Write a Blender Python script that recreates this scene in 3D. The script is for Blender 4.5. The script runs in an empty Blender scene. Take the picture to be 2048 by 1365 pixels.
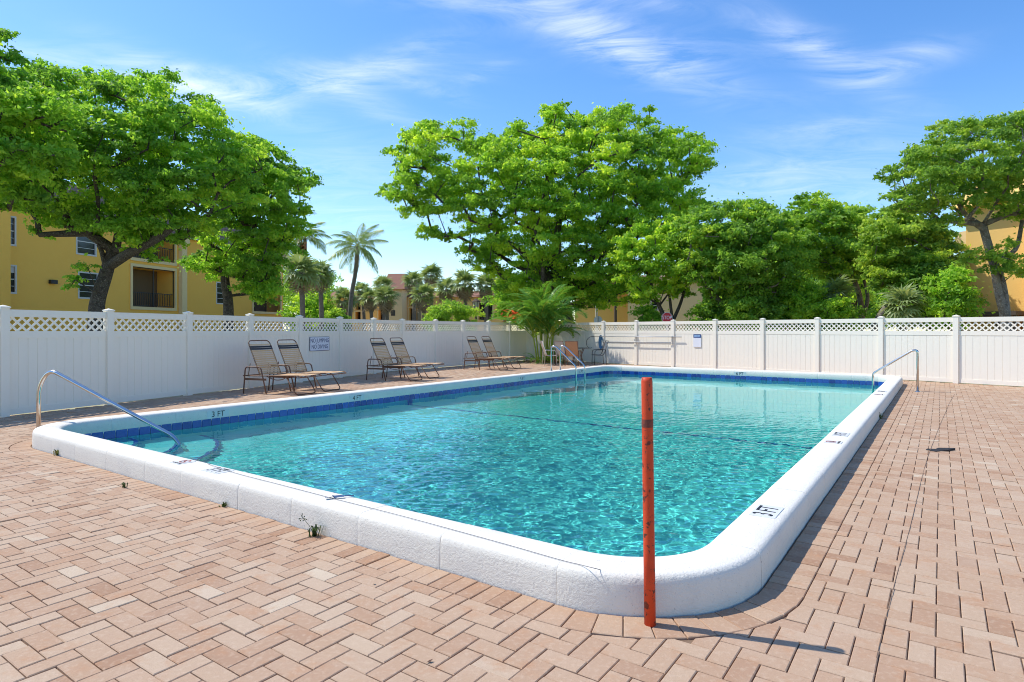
import bpy, bmesh, math, random
import numpy as np
from mathutils import Vector, Matrix
R = math.radians
random.seed(7); rng = np.random.default_rng(7)
sc = bpy.context.scene
COL = sc.collection

# ------------------------------------------------------------------ camera, sky, sun, exposure
CAM_H, FPX, HX, HY = 1.42, 1225.0, 1024.0, 661.0      # eye height; focal length and horizon of the 2048 px photograph
cam = bpy.data.cameras.new('camera'); cam.lens = 36*FPX/2048; cam.sensor_width = 36
cam.shift_y = -(682.5-HY)/2048; cam.clip_start = .05; cam.clip_end = 3000
camo = bpy.data.objects.new('camera', cam); COL.objects.link(camo)
camo.location = (0, 0, CAM_H); camo.rotation_euler = (math.pi/2, 0, 0); sc.camera = camo

SUN_AZ, SUN_EL = R(-73), R(55)
SUNV = Vector((math.sin(SUN_AZ)*math.cos(SUN_EL), math.cos(SUN_AZ)*math.cos(SUN_EL), math.sin(SUN_EL)))
sl = bpy.data.lights.new('sun', 'SUN'); sl.energy = 3.0; sl.angle = R(.53); sl.color = (1, .965, .89)
sl.cycles.is_caustics_light = True
so = bpy.data.objects.new('sun', sl); COL.objects.link(so); so.location = (-30, 20, 60)
so.rotation_euler = SUNV.to_track_quat('Z', 'Y').to_euler()

world = bpy.data.worlds.new('World'); sc.world = world; world.use_nodes = True
def build_sky():
    nt = world.node_tree; N = nt.nodes; L = nt.links
    def nd(t, **k):
        n = N.new(t)
        for a, b in k.items(): setattr(n, a, b)
        return n
    def mth(op, a, b=None, clamp=False):
        n = nd('ShaderNodeMath', operation=op, use_clamp=clamp)
        for i, v in enumerate((a, b)):
            if v is None: continue
            if isinstance(v, (int, float)): n.inputs[i].default_value = v
            else: L.new(v, n.inputs[i])
        return n.outputs[0]
    sky = nd('ShaderNodeTexSky', sky_type='NISHITA', sun_disc=False, sun_elevation=SUN_EL, sun_rotation=SUN_AZ,
             air_density=1.0, dust_density=.35, ozone_density=2.4)
    hs = nd('ShaderNodeHueSaturation'); hs.inputs['Saturation'].default_value = 1.27; hs.inputs['Hue'].default_value = .505; hs.inputs['Value'].default_value = 1.0
    L.new(sky.outputs[0], hs.inputs['Color'])
    tc = nd('ShaderNodeTexCoord'); sp = nd('ShaderNodeSeparateXYZ'); L.new(tc.outputs['Generated'], sp.inputs[0])
    x, y, z = sp.outputs
    ys = mth('MAXIMUM', y, .05)
    a = mth('DIVIDE', x, ys); b = mth('DIVIDE', z, ys)
    front = mth('GREATER_THAN', y, .06)
    zz = mth('ADD', mth('MAXIMUM', z, 0), .12)
    cv = nd('ShaderNodeCombineXYZ'); L.new(mth('DIVIDE', x, zz), cv.inputs[0]); L.new(mth('DIVIDE', y, zz), cv.inputs[1])
    def noise(scale, sx, sy, rot, det, rough, dist):
        mp = nd('ShaderNodeMapping'); mp.inputs['Rotation'].default_value = (0, 0, rot); mp.inputs['Scale'].default_value = (sx, sy, 1)
        L.new(cv.outputs[0], mp.inputs[0])
        n = nd('ShaderNodeTexNoise'); n.inputs['Scale'].default_value = scale; n.inputs['Detail'].default_value = det
        n.inputs['Roughness'].default_value = rough; n.inputs['Distortion'].default_value = dist
        L.new(mp.outputs[0], n.inputs['Vector']); return n.outputs[0]
    fine = noise(3.2, .7, 1.7, R(25), 12, .66, 1.3)
    broad = noise(.9, .6, 1.5, R(-20), 5, .55, .6)
    # cirrus wisps: (azimuth tangent, height tangent, tilt, length, width, strength)
    wisps = [(-.66, .425, -12, .24, .022, .62), (-.50, .40, -22, .20, .026, .55), (-.33, .405, 4, .22, .024, .60), (-.20, .44, 17, .16, .022, .45),
             (-.26, .38, -24, .14, .022, .40), (.03, .515, -9, .30, .026, .55), (.15, .475, -24, .17, .034, .80), (.24, .44, -14, .16, .024, .6),
             (.50, .455, -24, .13, .026, .75), (.62, .435, 14, .10, .022, .8), (.20, .535, -8, .12, .012, .5), (-.05, .415, 20, .05, .012, .4),
             (.52, .335, 8, .14, .022, .35), (.45, .27, 8, .22, .030, .42), (-.32, .265, 2, .16, .03, .35), (-.12, .385, -15, .06, .012, .4),
             (.55, .23, 4, .30, .035, .4), (-.28, .19, 0, .3, .05, .3)]
    tot = None
    for a0, b0, ang, ln, wd, st in wisps:
        da = mth('SUBTRACT', a, a0); db = mth('SUBTRACT', b, b0); c, s = math.cos(R(ang)), math.sin(R(ang))
        p = mth('ADD', mth('MULTIPLY', da, c/ln), mth('MULTIPLY', db, s/ln))
        q = mth('ADD', mth('MULTIPLY', da, -s/wd), mth('MULTIPLY', db, c/wd))
        q = mth('ADD', q, mth('MULTIPLY', mth('SUBTRACT', broad, .5), 3.0))
        e = mth('ADD', mth('MULTIPLY', p, p), mth('MULTIPLY', q, q))
        g = mth('MULTIPLY', mth('POWER', 2.718, mth('MULTIPLY', e, -1.0)), st)
        tot = g if tot is None else mth('ADD', tot, g)
    tot = mth('MULTIPLY', tot, front)
    gen = mth('MULTIPLY', mth('SUBTRACT', broad, .60, True), .5)
    tot = mth('ADD', tot, gen)
    ft = mth('MULTIPLY', mth('SUBTRACT', fine, .36, True), 3.1)
    dens = mth('MULTIPLY', mth('MULTIPLY', tot, ft), .55, True)
    mix = nd('ShaderNodeMix', data_type='RGBA'); L.new(dens, mix.inputs['Factor'])
    L.new(hs.outputs[0], mix.inputs[6]); mix.inputs[7].default_value = (5.4, 5.7, 6.1, 1)
    bg = N['Background']; bg.inputs[1].default_value = .15
    L.new(mix.outputs[2], bg.inputs[0])
build_sky()
sc.render.engine = 'CYCLES'
sc.view_settings.view_transform = 'Standard'; sc.view_settings.look = 'None'; sc.view_settings.gamma = 1
sc.view_settings.use_curve_mapping = False; sc.view_settings.exposure = .66
cy = sc.cycles
cy.use_denoising = True; cy.pixel_filter_type = 'BLACKMAN_HARRIS'; cy.filter_width = 1.0
cy.max_bounces = 10; cy.diffuse_bounces = 7; cy.glossy_bounces = 4; cy.transmission_bounces = 8; cy.transparent_max_bounces = 12
cy.caustics_refractive = True; cy.caustics_reflective = False; cy.blur_glossy = .6
cy.sample_clamp_indirect = 6

# ------------------------------------------------------------------ helpers
def at(px, py, Y): return Vector(((px-HX)/FPX*Y, Y, CAM_H+(HY-py)/FPX*Y))
def ground(px, py, z=0):
    Y = FPX*(CAM_H-z)/(py-HY); return Vector(((px-HX)/FPX*Y, Y, z))
TH = R(35.0)
UX, UY = math.sin(TH), math.cos(TH); VX, VY = -math.cos(TH), math.sin(TH)
def uvw(u, v, z=0): return Vector((u*UX+v*VX, u*UY+v*VY, z))
def to_uv(x, y): return (x*UX+y*UY, x*VX+y*VY)

class MB:
    def __init__(s): s.v = []; s.f = []; s.t = []
    def add(s, vs, fs, tint=0.5):
        o = len(s.v); s.v += [tuple(p) for p in vs]; s.f += [tuple(i+o for i in f) for f in fs]; s.t += [tint]*len(fs); return s
    def box(s, c, size, m=None, tint=.5):
        hx, hy, hz = size[0]/2, size[1]/2, size[2]/2
        vs = [Vector((x, y, z)) for z in (-hz, hz) for y in (-hy, hy) for x in (-hx, hx)]
        if m is not None: vs = [m @ p for p in vs]
        vs = [p+Vector(c) for p in vs]
        return s.add(vs, [(0, 2, 3, 1), (4, 5, 7, 6), (0, 1, 5, 4), (2, 6, 7, 3), (0, 4, 6, 2), (1, 3, 7, 5)], tint)
    def prism(s, poly, z0, z1, tint=.5):
        n = len(poly); vs = [(p[0], p[1], z0) for p in poly]+[(p[0], p[1], z1) for p in poly]
        return s.add(vs, [tuple(range(n-1, -1, -1)), tuple(range(n, 2*n))]+[(i, (i+1) % n, n+(i+1) % n, n+i) for i in range(n)], tint)
    def tube(s, pts, r, n=8, cap=True, tint=.5, squash=None):
        pts = [Vector(p) for p in pts]; m = len(pts)
        rs = [r]*m if isinstance(r, (int, float)) else list(r)
        vs = []; ref = None
        for i, p in enumerate(pts):
            d = (pts[min(i+1, m-1)]-pts[max(i-1, 0)])
            d = d.normalized() if d.length > 1e-9 else Vector((0, 0, 1))
            if ref is None: ref = d.orthogonal().normalized()
            a = (ref-d*ref.dot(d))
            a = a.normalized() if a.length > 1e-6 else d.orthogonal().normalized()
            ref = a; b = d.cross(a)
            for k in range(n):
                t = 2*math.pi*k/n; vs.append(p+(a*math.cos(t)+b*math.sin(t))*rs[i])
        fs = [(i*n+k, i*n+(k+1) % n, (i+1)*n+(k+1) % n, (i+1)*n+k) for i in range(m-1) for k in range(n)]
        if cap: fs += [tuple(range(n-1, -1, -1)), tuple((m-1)*n+k for k in range(n))]
        return s.add(vs, fs, tint)
    def build(s, name, mat, parent=None, off=None, smooth=False):
        me = bpy.data.meshes.new(name)
        o3 = off if off is not None else (parent['_o'] if parent is not None and '_o' in parent else (0, 0, 0))
        vs = [(p[0]-o3[0], p[1]-o3[1], p[2]-o3[2]) for p in s.v]
        me.from_pydata(vs, [], s.f); me.update()
        at_ = me.attributes.new('tint', 'FLOAT', 'FACE'); at_.data.foreach_set('value', s.t)
        if smooth: me.polygons.foreach_set('use_smooth', [True]*len(me.polygons))
        return link(name, me, mat, parent)
def link(name, me, mat, parent=None):
    if mat is not None and not me.materials: me.materials.append(mat)
    o = bpy.data.objects.new(name, me); COL.objects.link(o)
    if parent is not None: o.parent = parent
    return o
def tag(o, label=None, cat=None, group=None, kind=None):
    for k, v in (('label', label), ('category', cat), ('group', group), ('kind', kind)):
        if v: o[k] = v
    return o
def thing(name, loc, label, cat, group=None, rz=0, world_parts=True):
    o = bpy.data.objects.new(name, None); COL.objects.link(o); o.location = loc; o.rotation_euler = (0, 0, rz); o.empty_display_size = .2
    o['_o'] = tuple(loc) if world_parts else (0.0, 0.0, 0.0)
    return tag(o, label, cat, group)
def copy_tree(o, parent=None):
    c = o.copy(); COL.objects.link(c); c.parent = parent
    for ch in list(o.children): copy_tree(ch, c)
    return c
def np_mesh(name, V, F, mat, parent=None, tint=None, smooth=False):
    """V (n,3) floats, F (m,k) indices, one face size."""
    me = bpy.data.meshes.new(name); V = np.asarray(V, np.float32).copy(); F = np.asarray(F, np.int32)
    if parent is not None and '_o' in parent: V = V-np.array(parent['_o'], np.float32)
    me.vertices.add(len(V)); me.vertices.foreach_set('co', V.ravel())
    k = F.shape[1]; me.loops.add(F.size); me.loops.foreach_set('vertex_index', F.ravel())
    me.polygons.add(len(F)); me.polygons.foreach_set('loop_start', np.arange(0, F.size, k, dtype=np.int32))
    if smooth: me.polygons.foreach_set('use_smooth', np.ones(len(F), bool))
    me.update(calc_edges=True)
    if tint is not None:
        a = me.attributes.new('tint', 'FLOAT', 'FACE'); a.data.foreach_set('value', np.asarray(tint, np.float32))
    return link(name, me, mat, parent)
def arc(c, r, a0, a1, n): return [(c[0]+r*math.cos(a0+(a1-a0)*i/n), c[1]+r*math.sin(a0+(a1-a0)*i/n)) for i in range(n+1)]
def fillet(pts, r, n=5):
    """round the inner corners of a 3D polyline"""
    pts = [Vector(p) for p in pts]; out = [pts[0]]
    rr = r if isinstance(r, (list, tuple)) else [r]*len(pts)
    for i in range(1, len(pts)-1):
        p = pts[i]; a = (pts[i-1]-p); b = (pts[i+1]-p); q = min(rr[i], a.length*.49, b.length*.49)
        A = p+a.normalized()*q; B = p+b.normalized()*q
        for k in range(n+1):
            t = k/n; out.append(A*(1-t)**2+p*2*t*(1-t)+B*t*t)
    out.append(pts[-1]); return out
def smooth_path(pts, n=6):
    pts = [Vector(p) for p in pts]; P = [pts[0]*2-pts[1]]+pts+[pts[-1]*2-pts[-2]]; out = []
    for i in range(1, len(P)-2):
        for k in range(n):
            t = k/n; a, b, c, d = P[i-1], P[i], P[i+1], P[i+2]
            out.append(.5*((2*b)+(c-a)*t+(2*a-5*b+4*c-d)*t*t+(3*b-a-3*c+d)*t**3))
    out.append(pts[-1]); return out
def lettering(name, body, size, mat, parent, M, sx=1.0, ext=.0006):
    cu = bpy.data.curves.new(name, 'FONT'); cu.body = body; cu.size = size; cu.align_x = 'CENTER'; cu.align_y = 'CENTER'; cu.extrude = ext
    cu.space_line = .9; cu.materials.append(mat)
    o = bpy.data.objects.new(name, cu); COL.objects.link(o); o.parent = parent
    me = bpy.data.meshes.new_from_object(o.evaluated_get(bpy.context.evaluated_depsgraph_get())); me.name = name
    bpy.data.objects.remove(o); bpy.data.curves.remove(cu)
    o = link(name, me, mat, parent); o.matrix_local = M @ Matrix.Diagonal((sx, 1, 1, 1)); return o
def frame(origin, ex, ey):
    ex = Vector(ex).normalized(); ey = Vector(ey).normalized(); ez = ex.cross(ey)
    m = Matrix.Identity(4)
    for i, c in enumerate((ex, ey, ez)):
        for j in range(3): m[j][i] = c[j]
    m.translation = Vector(origin); return m

# ------------------------------------------------------------------ materials
def mat(name, col, rough=.6, metal=0, spec=.5, tint=None, noise=None, bump=None, stops=None, transl=None, extra=None, coat=0, tint_field=None):
    """col base colour; tint=(dark,light): colours picked by the 'tint' attribute; noise=(scale,amount,[colour]); bump=[(scale,strength,distance)]"""
    m = bpy.data.materials.new(name); m.use_nodes = True; nt = m.node_tree; N = nt.nodes; L = nt.links; b = N['Principled BSDF']
    b.inputs['Roughness'].default_value = rough; b.inputs['Metallic'].default_value = metal; b.inputs['Specular IOR Level'].default_value = spec
    if coat: b.inputs['Coat Weight'].default_value = coat
    geo = N.new('ShaderNodeNewGeometry'); out = None
    rgb = N.new('ShaderNodeRGB'); rgb.outputs[0].default_value = (*col, 1); out = rgb.outputs[0]
    if stops:
        a = N.new('ShaderNodeAttribute'); a.attribute_name = 'tint'
        cr = N.new('ShaderNodeValToRGB'); el = cr.color_ramp.elements
        while len(el) < len(stops): el.new(.5)
        for e, (p, c) in zip(el, stops): e.position = p; e.color = (*c, 1)
        L.new(a.outputs['Fac'], cr.inputs[0]); out = cr.outputs[0]
    for sc_, amt, c2, det, lo, hi in (noise or []):
        n = N.new('ShaderNodeTexNoise'); n.inputs['Scale'].default_value = sc_; n.inputs['Detail'].default_value = det; n.inputs['Roughness'].default_value = .6
        L.new(geo.outputs['Position'], n.inputs['Vector'])
        mr = N.new('ShaderNodeMapRange'); mr.inputs[1].default_value = lo; mr.inputs[2].default_value = hi; mr.inputs[3].default_value = 0; mr.inputs[4].default_value = amt
        L.new(n.outputs[0], mr.inputs[0])
        mx = N.new('ShaderNodeMix'); mx.data_type = 'RGBA'; L.new(mr.outputs[0], mx.inputs['Factor']); L.new(out, mx.inputs[6]); mx.inputs[7].default_value = (*c2, 1)
        out = mx.outputs[2]
    L.new(out, b.inputs['Base Color'])
    prev = None
    for kind, sc_, st, dist in (bump or []):
        if kind == 'v':
            n = N.new('ShaderNodeTexVoronoi'); n.inputs['Scale'].default_value = sc_; o_ = n.outputs['Distance']
        else:
            n = N.new('ShaderNodeTexNoise'); n.inputs['Scale'].default_value = sc_; n.inputs['Detail'].default_value = 5; o_ = n.outputs[0]
        L.new(geo.outputs['Position'], n.inputs['Vector'])
        bp = N.new('ShaderNodeBump'); bp.inputs['Strength'].default_value = st; bp.inputs['Distance'].default_value = dist
        L.new(o_, bp.inputs['Height'])
        if prev: L.new(prev, bp.inputs['Normal'])
        prev = bp.outputs[0]
    if prev: L.new(prev, b.inputs['Normal'])
    if transl:
        t = N.new('ShaderNodeBsdfTranslucent'); mx2 = N.new('ShaderNodeMix'); mx2.data_type = 'RGBA'; mx2.blend_type = 'MULTIPLY'; mx2.inputs['Factor'].default_value = 1
        L.new(out, mx2.inputs[6]); mx2.inputs[7].default_value = (*transl[1], 1); L.new(mx2.outputs[2], t.inputs[0])
        ms = N.new('ShaderNodeMixShader'); ms.inputs[0].default_value = transl[0]
        L.new(b.outputs[0], ms.inputs[1]); L.new(t.outputs[0], ms.inputs[2]); L.new(ms.outputs[0], N['Material Output'].inputs[0])
    return m
M = {}
M['paver'] = mat('paver_clay', (.4, .28, .2), .85, spec=.25,
    stops=[(0, (.34, .19, .11)), (.3, (.42, .26, .16)), (.55, (.46, .31, .20)), (.8, (.49, .35, .235)), (1, (.56, .45, .32))],
    noise=[(1.1, .30, (.48, .33, .225), 3, .42, .62), (6, .60, (.45, .23, .115), 5, .53, .72), (38, .35, (.60, .45, .32), 3, .5, .7), (2.6, .30, (.54, .40, .285), 4, .52, .7), (220, .34, (.30, .19, .13), 2, .5, .68)],
    bump=[('n', 160, .5, .003), ('n', 35, .35, .004)])
M['sand'] = mat('joint_sand', (.20, .125, .08), .95, spec=.1, noise=[(6, .5, (.30, .22, .15), 4, .4, .7)], bump=[('n', 120, .5, .004)])
M['coping'] = mat('coping_white', (.77, .72, .62), .8, spec=.25,
    noise=[(1.3, .45, (.63, .595, .54), 5, .45, .72), (9, .40, (.56, .52, .46), 7, .56, .78), (45, .5, (.50, .46, .40), 4, .64, .74), (75, .8, (.36, .32, .27), 3, .66, .71)],
    bump=[('n', 60, .55, .007), ('n', 170, .55, .004), ('n', 5, .12, .02)])
M['mortar'] = mat('coping_joint', (.70, .65, .59), .9)
M['plaster'] = mat('pool_plaster', (.16, .69, .655), .6, spec=.2, noise=[(3, .15, (.11, .60, .58), 4, .4, .7), (30, .12, (.18, .5, .58), 3, .45, .7)])
M['tile'] = mat('blue_tile', (.01, .05, .28), .18, spec=.6, stops=[(0, (.006, .03, .20)), (1, (.02, .10, .42))], noise=[(25, .5, (.015, .07, .33), 4, .4, .7)])
M['grout'] = mat('tile_grout', (.30, .36, .42), .8)
M['vinyl'] = mat('white_vinyl', (.89, .82, .69), .38, spec=.45, noise=[(.8, .12, (.78, .72, .65), 4, .45, .7), (6, .12, (.72, .66, .57), 5, .55, .75)], bump=[('n', 3, .05, .01)])
M['steel'] = mat('stainless', (.62, .60, .57), .16, metal=1, noise=[(20, .2, (.45, .42, .38), 3, .5, .7)])
M['redpaint'] = mat('red_paint', (.62, .065, .016), .55, spec=.35, noise=[(6, .45, (.42, .03, .014), 5, .45, .7), (15, .9, (.10, .026, .018), 7, .60, .63), (42, .95, (.09, .03, .02), 5, .605, .635), (110, .7, (.15, .045, .028), 3, .64, .68)], bump=[('n', 40, .35, .003)])
M['bronze'] = mat('brown_frame', (.15, .075, .042), .5, spec=.4, noise=[(18, .4, (.16, .085, .05), 4, .5, .7)])
M['strap'] = mat('tan_vinyl_strap', (.47, .36, .235), .55, spec=.35, stops=[(0, (.50, .27, .11)), (.5, (.64, .39, .185)), (1, (.72, .52, .31))], noise=[(14, .35, (.56, .48, .40), 4, .5, .7)])
M['strapdark'] = mat('dark_vinyl_strap', (.035, .026, .022), .5)
M['sling'] = mat('tan_sling', (.50, .25, .12), .8, noise=[(60, .3, (.36, .17, .08), 2, .4, .7)])
M['slingpale'] = mat('pale_sling', (.60, .50, .40), .8)
M['blackmetal'] = mat('black_metal', (.02, .02, .02), .45)
M['palemetal'] = mat('pale_metal', (.62, .57, .52), .4, metal=.3)
M['glasstop'] = mat('tabletop', (.06, .06, .06), .2)
M['signwhite'] = mat('sign_white', (.74, .75, .80), .5)
M['signblue'] = mat('sign_navy', (.025, .04, .13), .5)
M['signhead'] = mat('sign_head', (.02, .07, .22), .5)
M['signlight'] = mat('sign_print', (.35, .55, .80), .5)
M['red'] = mat('sign_red', (.48, .012, .02), .45)
M['ink'] = mat('black_ink', (.012, .012, .012), .6)
M['inkred'] = mat('red_ink', (.35, .05, .03), .6)
M['marker'] = mat('marker_tile', (.66, .655, .63), .45)
M['rope_shadow'] = mat('rope_shadow_grey', (.20, .19, .19), .8)  # grey of the rope shadow along the coping
M['shadownavy'] = mat('knot_shadow_navy', (.05, .10, .20), .7)  # navy tone for the knot in that rope shadow
M['shadowdark'] = mat('shadow_sheet', (.02, .018, .018), .8)  # near-black for the cast shadow patch on the pavers
M['netblue'] = mat('net_blue', (.10, .22, .33), .8)
M['polealu'] = mat('aluminium_pole', (.42, .42, .41), .45, metal=.2)
M['grass'] = mat('weed_green', (.05, .09, .018), .6, stops=[(0, (.04, .075, .012)), (.7, (.08, .11, .025)), (1, (.20, .17, .06))], transl=(.3, (1.4, 1.5, .6)))
M['mulch'] = mat('leaf_litter', (.14, .07, .035), .9, stops=[(0, (.07, .03, .018)), (.6, (.17, .085, .04)), (1, (.30, .20, .11))])
def leafmat(n, a, b, c, tr=.66, ro=.55, g=2.25):
    k = lambda q: (min(1, q[0]*g*1.03), q[1]*g*.95, q[2]*g)
    return mat(n, k(b), ro, spec=.3, stops=[(0, k(a)), (.55, k(b)), (1, k(c))], transl=(tr, (1.15, 1.1, .6)))
M['leafA'] = leafmat('leaf_bright', (.085, .175, .022), (.155, .29, .030), (.29, .39, .045))
M['leafB'] = leafmat('leaf_mid', (.075, .165, .025), (.135, .275, .032), (.25, .37, .045))
M['leafC'] = leafmat('leaf_deep', (.075, .155, .026), (.13, .25, .034), (.24, .34, .045))
M['leafD'] = leafmat('leaf_olive', (.070, .145, .026), (.125, .230, .034), (.235, .32, .05))
M['leafY'] = leafmat('leaf_yellow', (.085, .17, .026), (.15, .27, .04), (.26, .35, .055))
M['leafR'] = leafmat('leaf_red', (.14, .03, .02), (.32, .07, .03), (.45, .16, .06))
M['frond'] = leafmat('palm_frond', (.075, .13, .035), (.13, .20, .045), (.24, .26, .08), .35, .4)
M['frondA'] = leafmat('areca_frond', (.035, .10, .018), (.075, .18, .024), (.26, .28, .035), .42, .35)
M['frondS'] = leafmat('sabal_frond', (.085, .13, .05), (.125, .18, .068), (.20, .235, .10), .45, .4)
M['frondD'] = mat('dead_frond', (.20, .15, .10), .8, stops=[(0, (.24, .17, .11)), (1, (.46, .37, .26))])
M['fruit'] = mat('palm_fruit', (.55, .20, .045), .6, stops=[(0, (.45, .13, .03)), (1, (.65, .34, .10))])
M['bark'] = mat('bark', (.10, .085, .07), .9, spec=.15, noise=[(9, .7, (.035, .028, .024), 6, .42, .62), (30, .55, (.32, .30, .26), 5, .56, .66)], bump=[('n', 14, .9, .05)])
M['barkpale'] = mat('bark_pale', (.22, .19, .155), .9, spec=.15, noise=[(6, .7, (.09, .07, .055), 6, .45, .6), (26, .6, (.42, .39, .34), 5, .56, .64)], bump=[('n', 16, .8, .04)])
M['palmbark'] = mat('palm_bark', (.20, .17, .14), .9, noise=[(8, .6, (.09, .07, .055), 5, .4, .65)], bump=[('n', 22, .8, .03)])
M['stucco'] = mat('yellow_stucco', (.95, .535, .105), .9, spec=.15, noise=[(.35, .22, (.86, .46, .085), 4, .4, .7), (4, .15, (.97, .60, .14), 4, .5, .7)], bump=[('n', 22, .5, .02)])
M['stuccotrim'] = mat('cream_trim', (.82, .62, .31), .85, spec=.15, bump=[('n', 25, .3, .01)])
M['stuccopale'] = mat('peach_stucco', (.90, .66, .36), .9, spec=.15, noise=[(.5, .25, (.80, .56, .29), 4, .4, .7)], bump=[('n', 20, .4, .02)])
M['stuccoor'] = mat('orange_stucco', (.92, .58, .19), .9, spec=.15, noise=[(.5, .25, (.82, .49, .15), 4, .4, .7)], bump=[('n', 20, .4, .02)])
M['roof'] = mat('brown_shingle', (.27, .17, .12), .9, noise=[(3, .5, (.19, .12, .09), 5, .4, .7)], bump=[('n', 12, .6, .03)])
M['roofred'] = mat('rust_shingle', (.36, .17, .11), .9, noise=[(3, .5, (.28, .13, .085), 5, .4, .7)], bump=[('n', 12, .6, .03)])
M['winframe'] = mat('window_frame', (.60, .58, .52), .5)
M['pane'] = mat('window_pane', (.018, .022, .028), .08, spec=.6)
M['screen'] = mat('porch_screen', (.09, .075, .06), .8, noise=[(30, .4, (.09, .075, .055), 3, .4, .7)])
M['blind'] = mat('white_blind', (.55, .55, .55), .7)
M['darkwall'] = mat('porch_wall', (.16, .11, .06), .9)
M['lawn'] = mat('lawn_ground', (.30, .28, .16), .95, noise=[(.4, .6, (.40, .35, .26), 5, .4, .65), (8, .4, (.17, .19, .09), 4, .45, .7)], bump=[('n', 10, .6, .05)])
M['asphalt'] = mat('asphalt', (.05, .05, .05), .9)
M['post'] = mat('wood_post', (.10, .07, .05), .9)
M['lampglass'] = mat('lantern_glass', (.5, .48, .42), .4)

def water_mat():
    m = bpy.data.materials.new('pool_water'); m.use_nodes = True; nt = m.node_tree; N = nt.nodes; L = nt.links
    for n in list(N):
        if n.type != 'OUTPUT_MATERIAL': N.remove(n)
    g = N.new('ShaderNodeBsdfGlass'); g.inputs['Color'].default_value = (.745, .975, .955, 1); g.inputs['Roughness'].default_value = 0; g.inputs['IOR'].default_value = 1.33
    L.new(g.outputs[0], N['Material Output'].inputs[0])
    return m
M['water'] = water_mat()

# ------------------------------------------------------------------ ground, deck, pool
U0, U1, V0, V1, PR = 3.05, 19.38, 1.12, 9.42, .52      # inner edge of the coping, corner radius
CW = .308                                              # coping width
WATER_Z = -.075
def rr_path(d, step=.1):
    """rounded rectangle at distance d outside the inner edge, counted once round; list of (u, v, du, dv outward)"""
    pts = []
    cs = [((U0+PR, V0+PR), math.pi, 1.5*math.pi), ((U1-PR, V0+PR), 1.5*math.pi, 2*math.pi), ((U1-PR, V1-PR), 0, .5*math.pi), ((U0+PR, V1-PR), .5*math.pi, math.pi)]
    r = PR+d
    for i, (c, a0, a1) in enumerate(cs):
        n = 10
        for k in range(n+1):
            a = a0+(a1-a0)*k/n; pts.append((c[0]+r*math.cos(a), c[1]+r*math.sin(a), math.cos(a), math.sin(a)))
    return pts
def path_walk(d):
    """arc-length parametrised sampler of the closed path"""
    P = rr_path(d); P.append(P[0]); S = [0]
    for a, b in zip(P, P[1:]): S.append(S[-1]+math.hypot(b[0]-a[0], b[1]-a[1]))
    def f(s):
        s = s % S[-1]
        k = int(np.searchsorted(S, s, 'right'))-1; k = min(k, len(P)-2)
        t = (s-S[k])/max(S[k+1]-S[k], 1e-9); a, b = P[k], P[k+1]
        nx, ny = a[2]+(b[2]-a[2])*t, a[3]+(b[3]-a[3])*t; l = math.hypot(nx, ny)
        return a[0]+(b[0]-a[0])*t, a[1]+(b[1]-a[1])*t, nx/l, ny/l
    return f, S[-1], S
def sd_pool(u, v, d=0):
    """signed distance from the rounded rectangle at offset d (positive outside) and outward normal"""
    cu, cv = (U0+U1)/2, (V0+V1)/2; hu, hv = (U1-U0)/2-PR, (V1-V0)/2-PR
    du, dv = u-cu, v-cv; qx, qy = abs(du)-hu, abs(dv)-hv
    if qx > 0 and qy > 0:
        l = math.hypot(qx, qy); n = (math.copysign(qx/l, du), math.copysign(qy/l, dv)); s = l-PR
    elif qx > qy: n = (math.copysign(1, du), 0); s = qx-PR
    else: n = (0, math.copysign(1, dv)); s = qy-PR
    return s-d, n

# fence lines in plan (post positions)
LF = [(-8.988, 8.39), (-8.35, 10.05)]
for k in range(1, 8): LF.append((-8.35+1.78*k*.3584, 10.05+1.78*k*.9336))
for px_, Y_ in ((871, 23.1), (926, 24.6), (977, 26.1), (1019, 27.6), (1053, 29.1)): LF.append(((px_-HX)/FPX*Y_, Y_))
LF += [(1.77, 28.55), (2.84, 28.01)]
LF = [(-9.63, 6.73)]+LF
BF = [(11.9-1.84*k*.6157, 16.41+1.84*k*.788) for k in range(8, -6, -1)]
BF[0] = (2.84, 28.01)
poly = LF+BF[1:]+[(14, 0), (6, -3), (-12, -3)]
def inside(x, y, P=poly):
    c = False; n = len(P)
    for i in range(n):
        (x1, y1), (x2, y2) = P[i], P[(i+1) % n]
        if (y1 > y) != (y2 > y) and x < (x2-x1)*(y-y1)/(y2-y1)+x1: c = not c
    return c

# lawn to the horizon, with an opening round the pool deck
g = MB(); ring_in = [(x, y) for x, y in poly]; 
big = 900.0
def opening_sheet(z, lo, hi, big):
    m = MB()
    (a, b), (c, d) = lo, hi
    for (u0, v0, u1, v1) in ((-big, -big, a, big), (c, -big, big, big), (a, -big, c, b), (a, d, c, big)):
        m.add([uvw(u0, v0, z), uvw(u1, v0, z), uvw(u1, v1, z), uvw(u0, v1, z)], [(0, 3, 2, 1)] if False else [(0, 1, 2, 3)])
    return m
o = opening_sheet(-.05, (U0-.1, V0-.1), (U1+.1, V1+.1), 900).build('ground', M['lawn']); tag(o, kind='structure')
# sand bed of the paved deck
bed = MB(); cs = .4
for i in range(-30, 90):
    for j in range(-50, 60):
        u, v = i*cs, j*cs; c = uvw(u+cs/2, v+cs/2)
        if not inside(c.x, c.y): continue
        if c.y < -1.5 or abs(c.x) > 1.15*max(c.y, 0)+4: continue
        s, n = sd_pool(u+cs/2, v+cs/2)
        if s < -.12: continue
        bed.add([uvw(u, v, -.011), uvw(u+cs, v, -.011), uvw(u+cs, v+cs, -.011), uvw(u, v+cs, -.011)], [(0, 1, 2, 3)])
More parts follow.
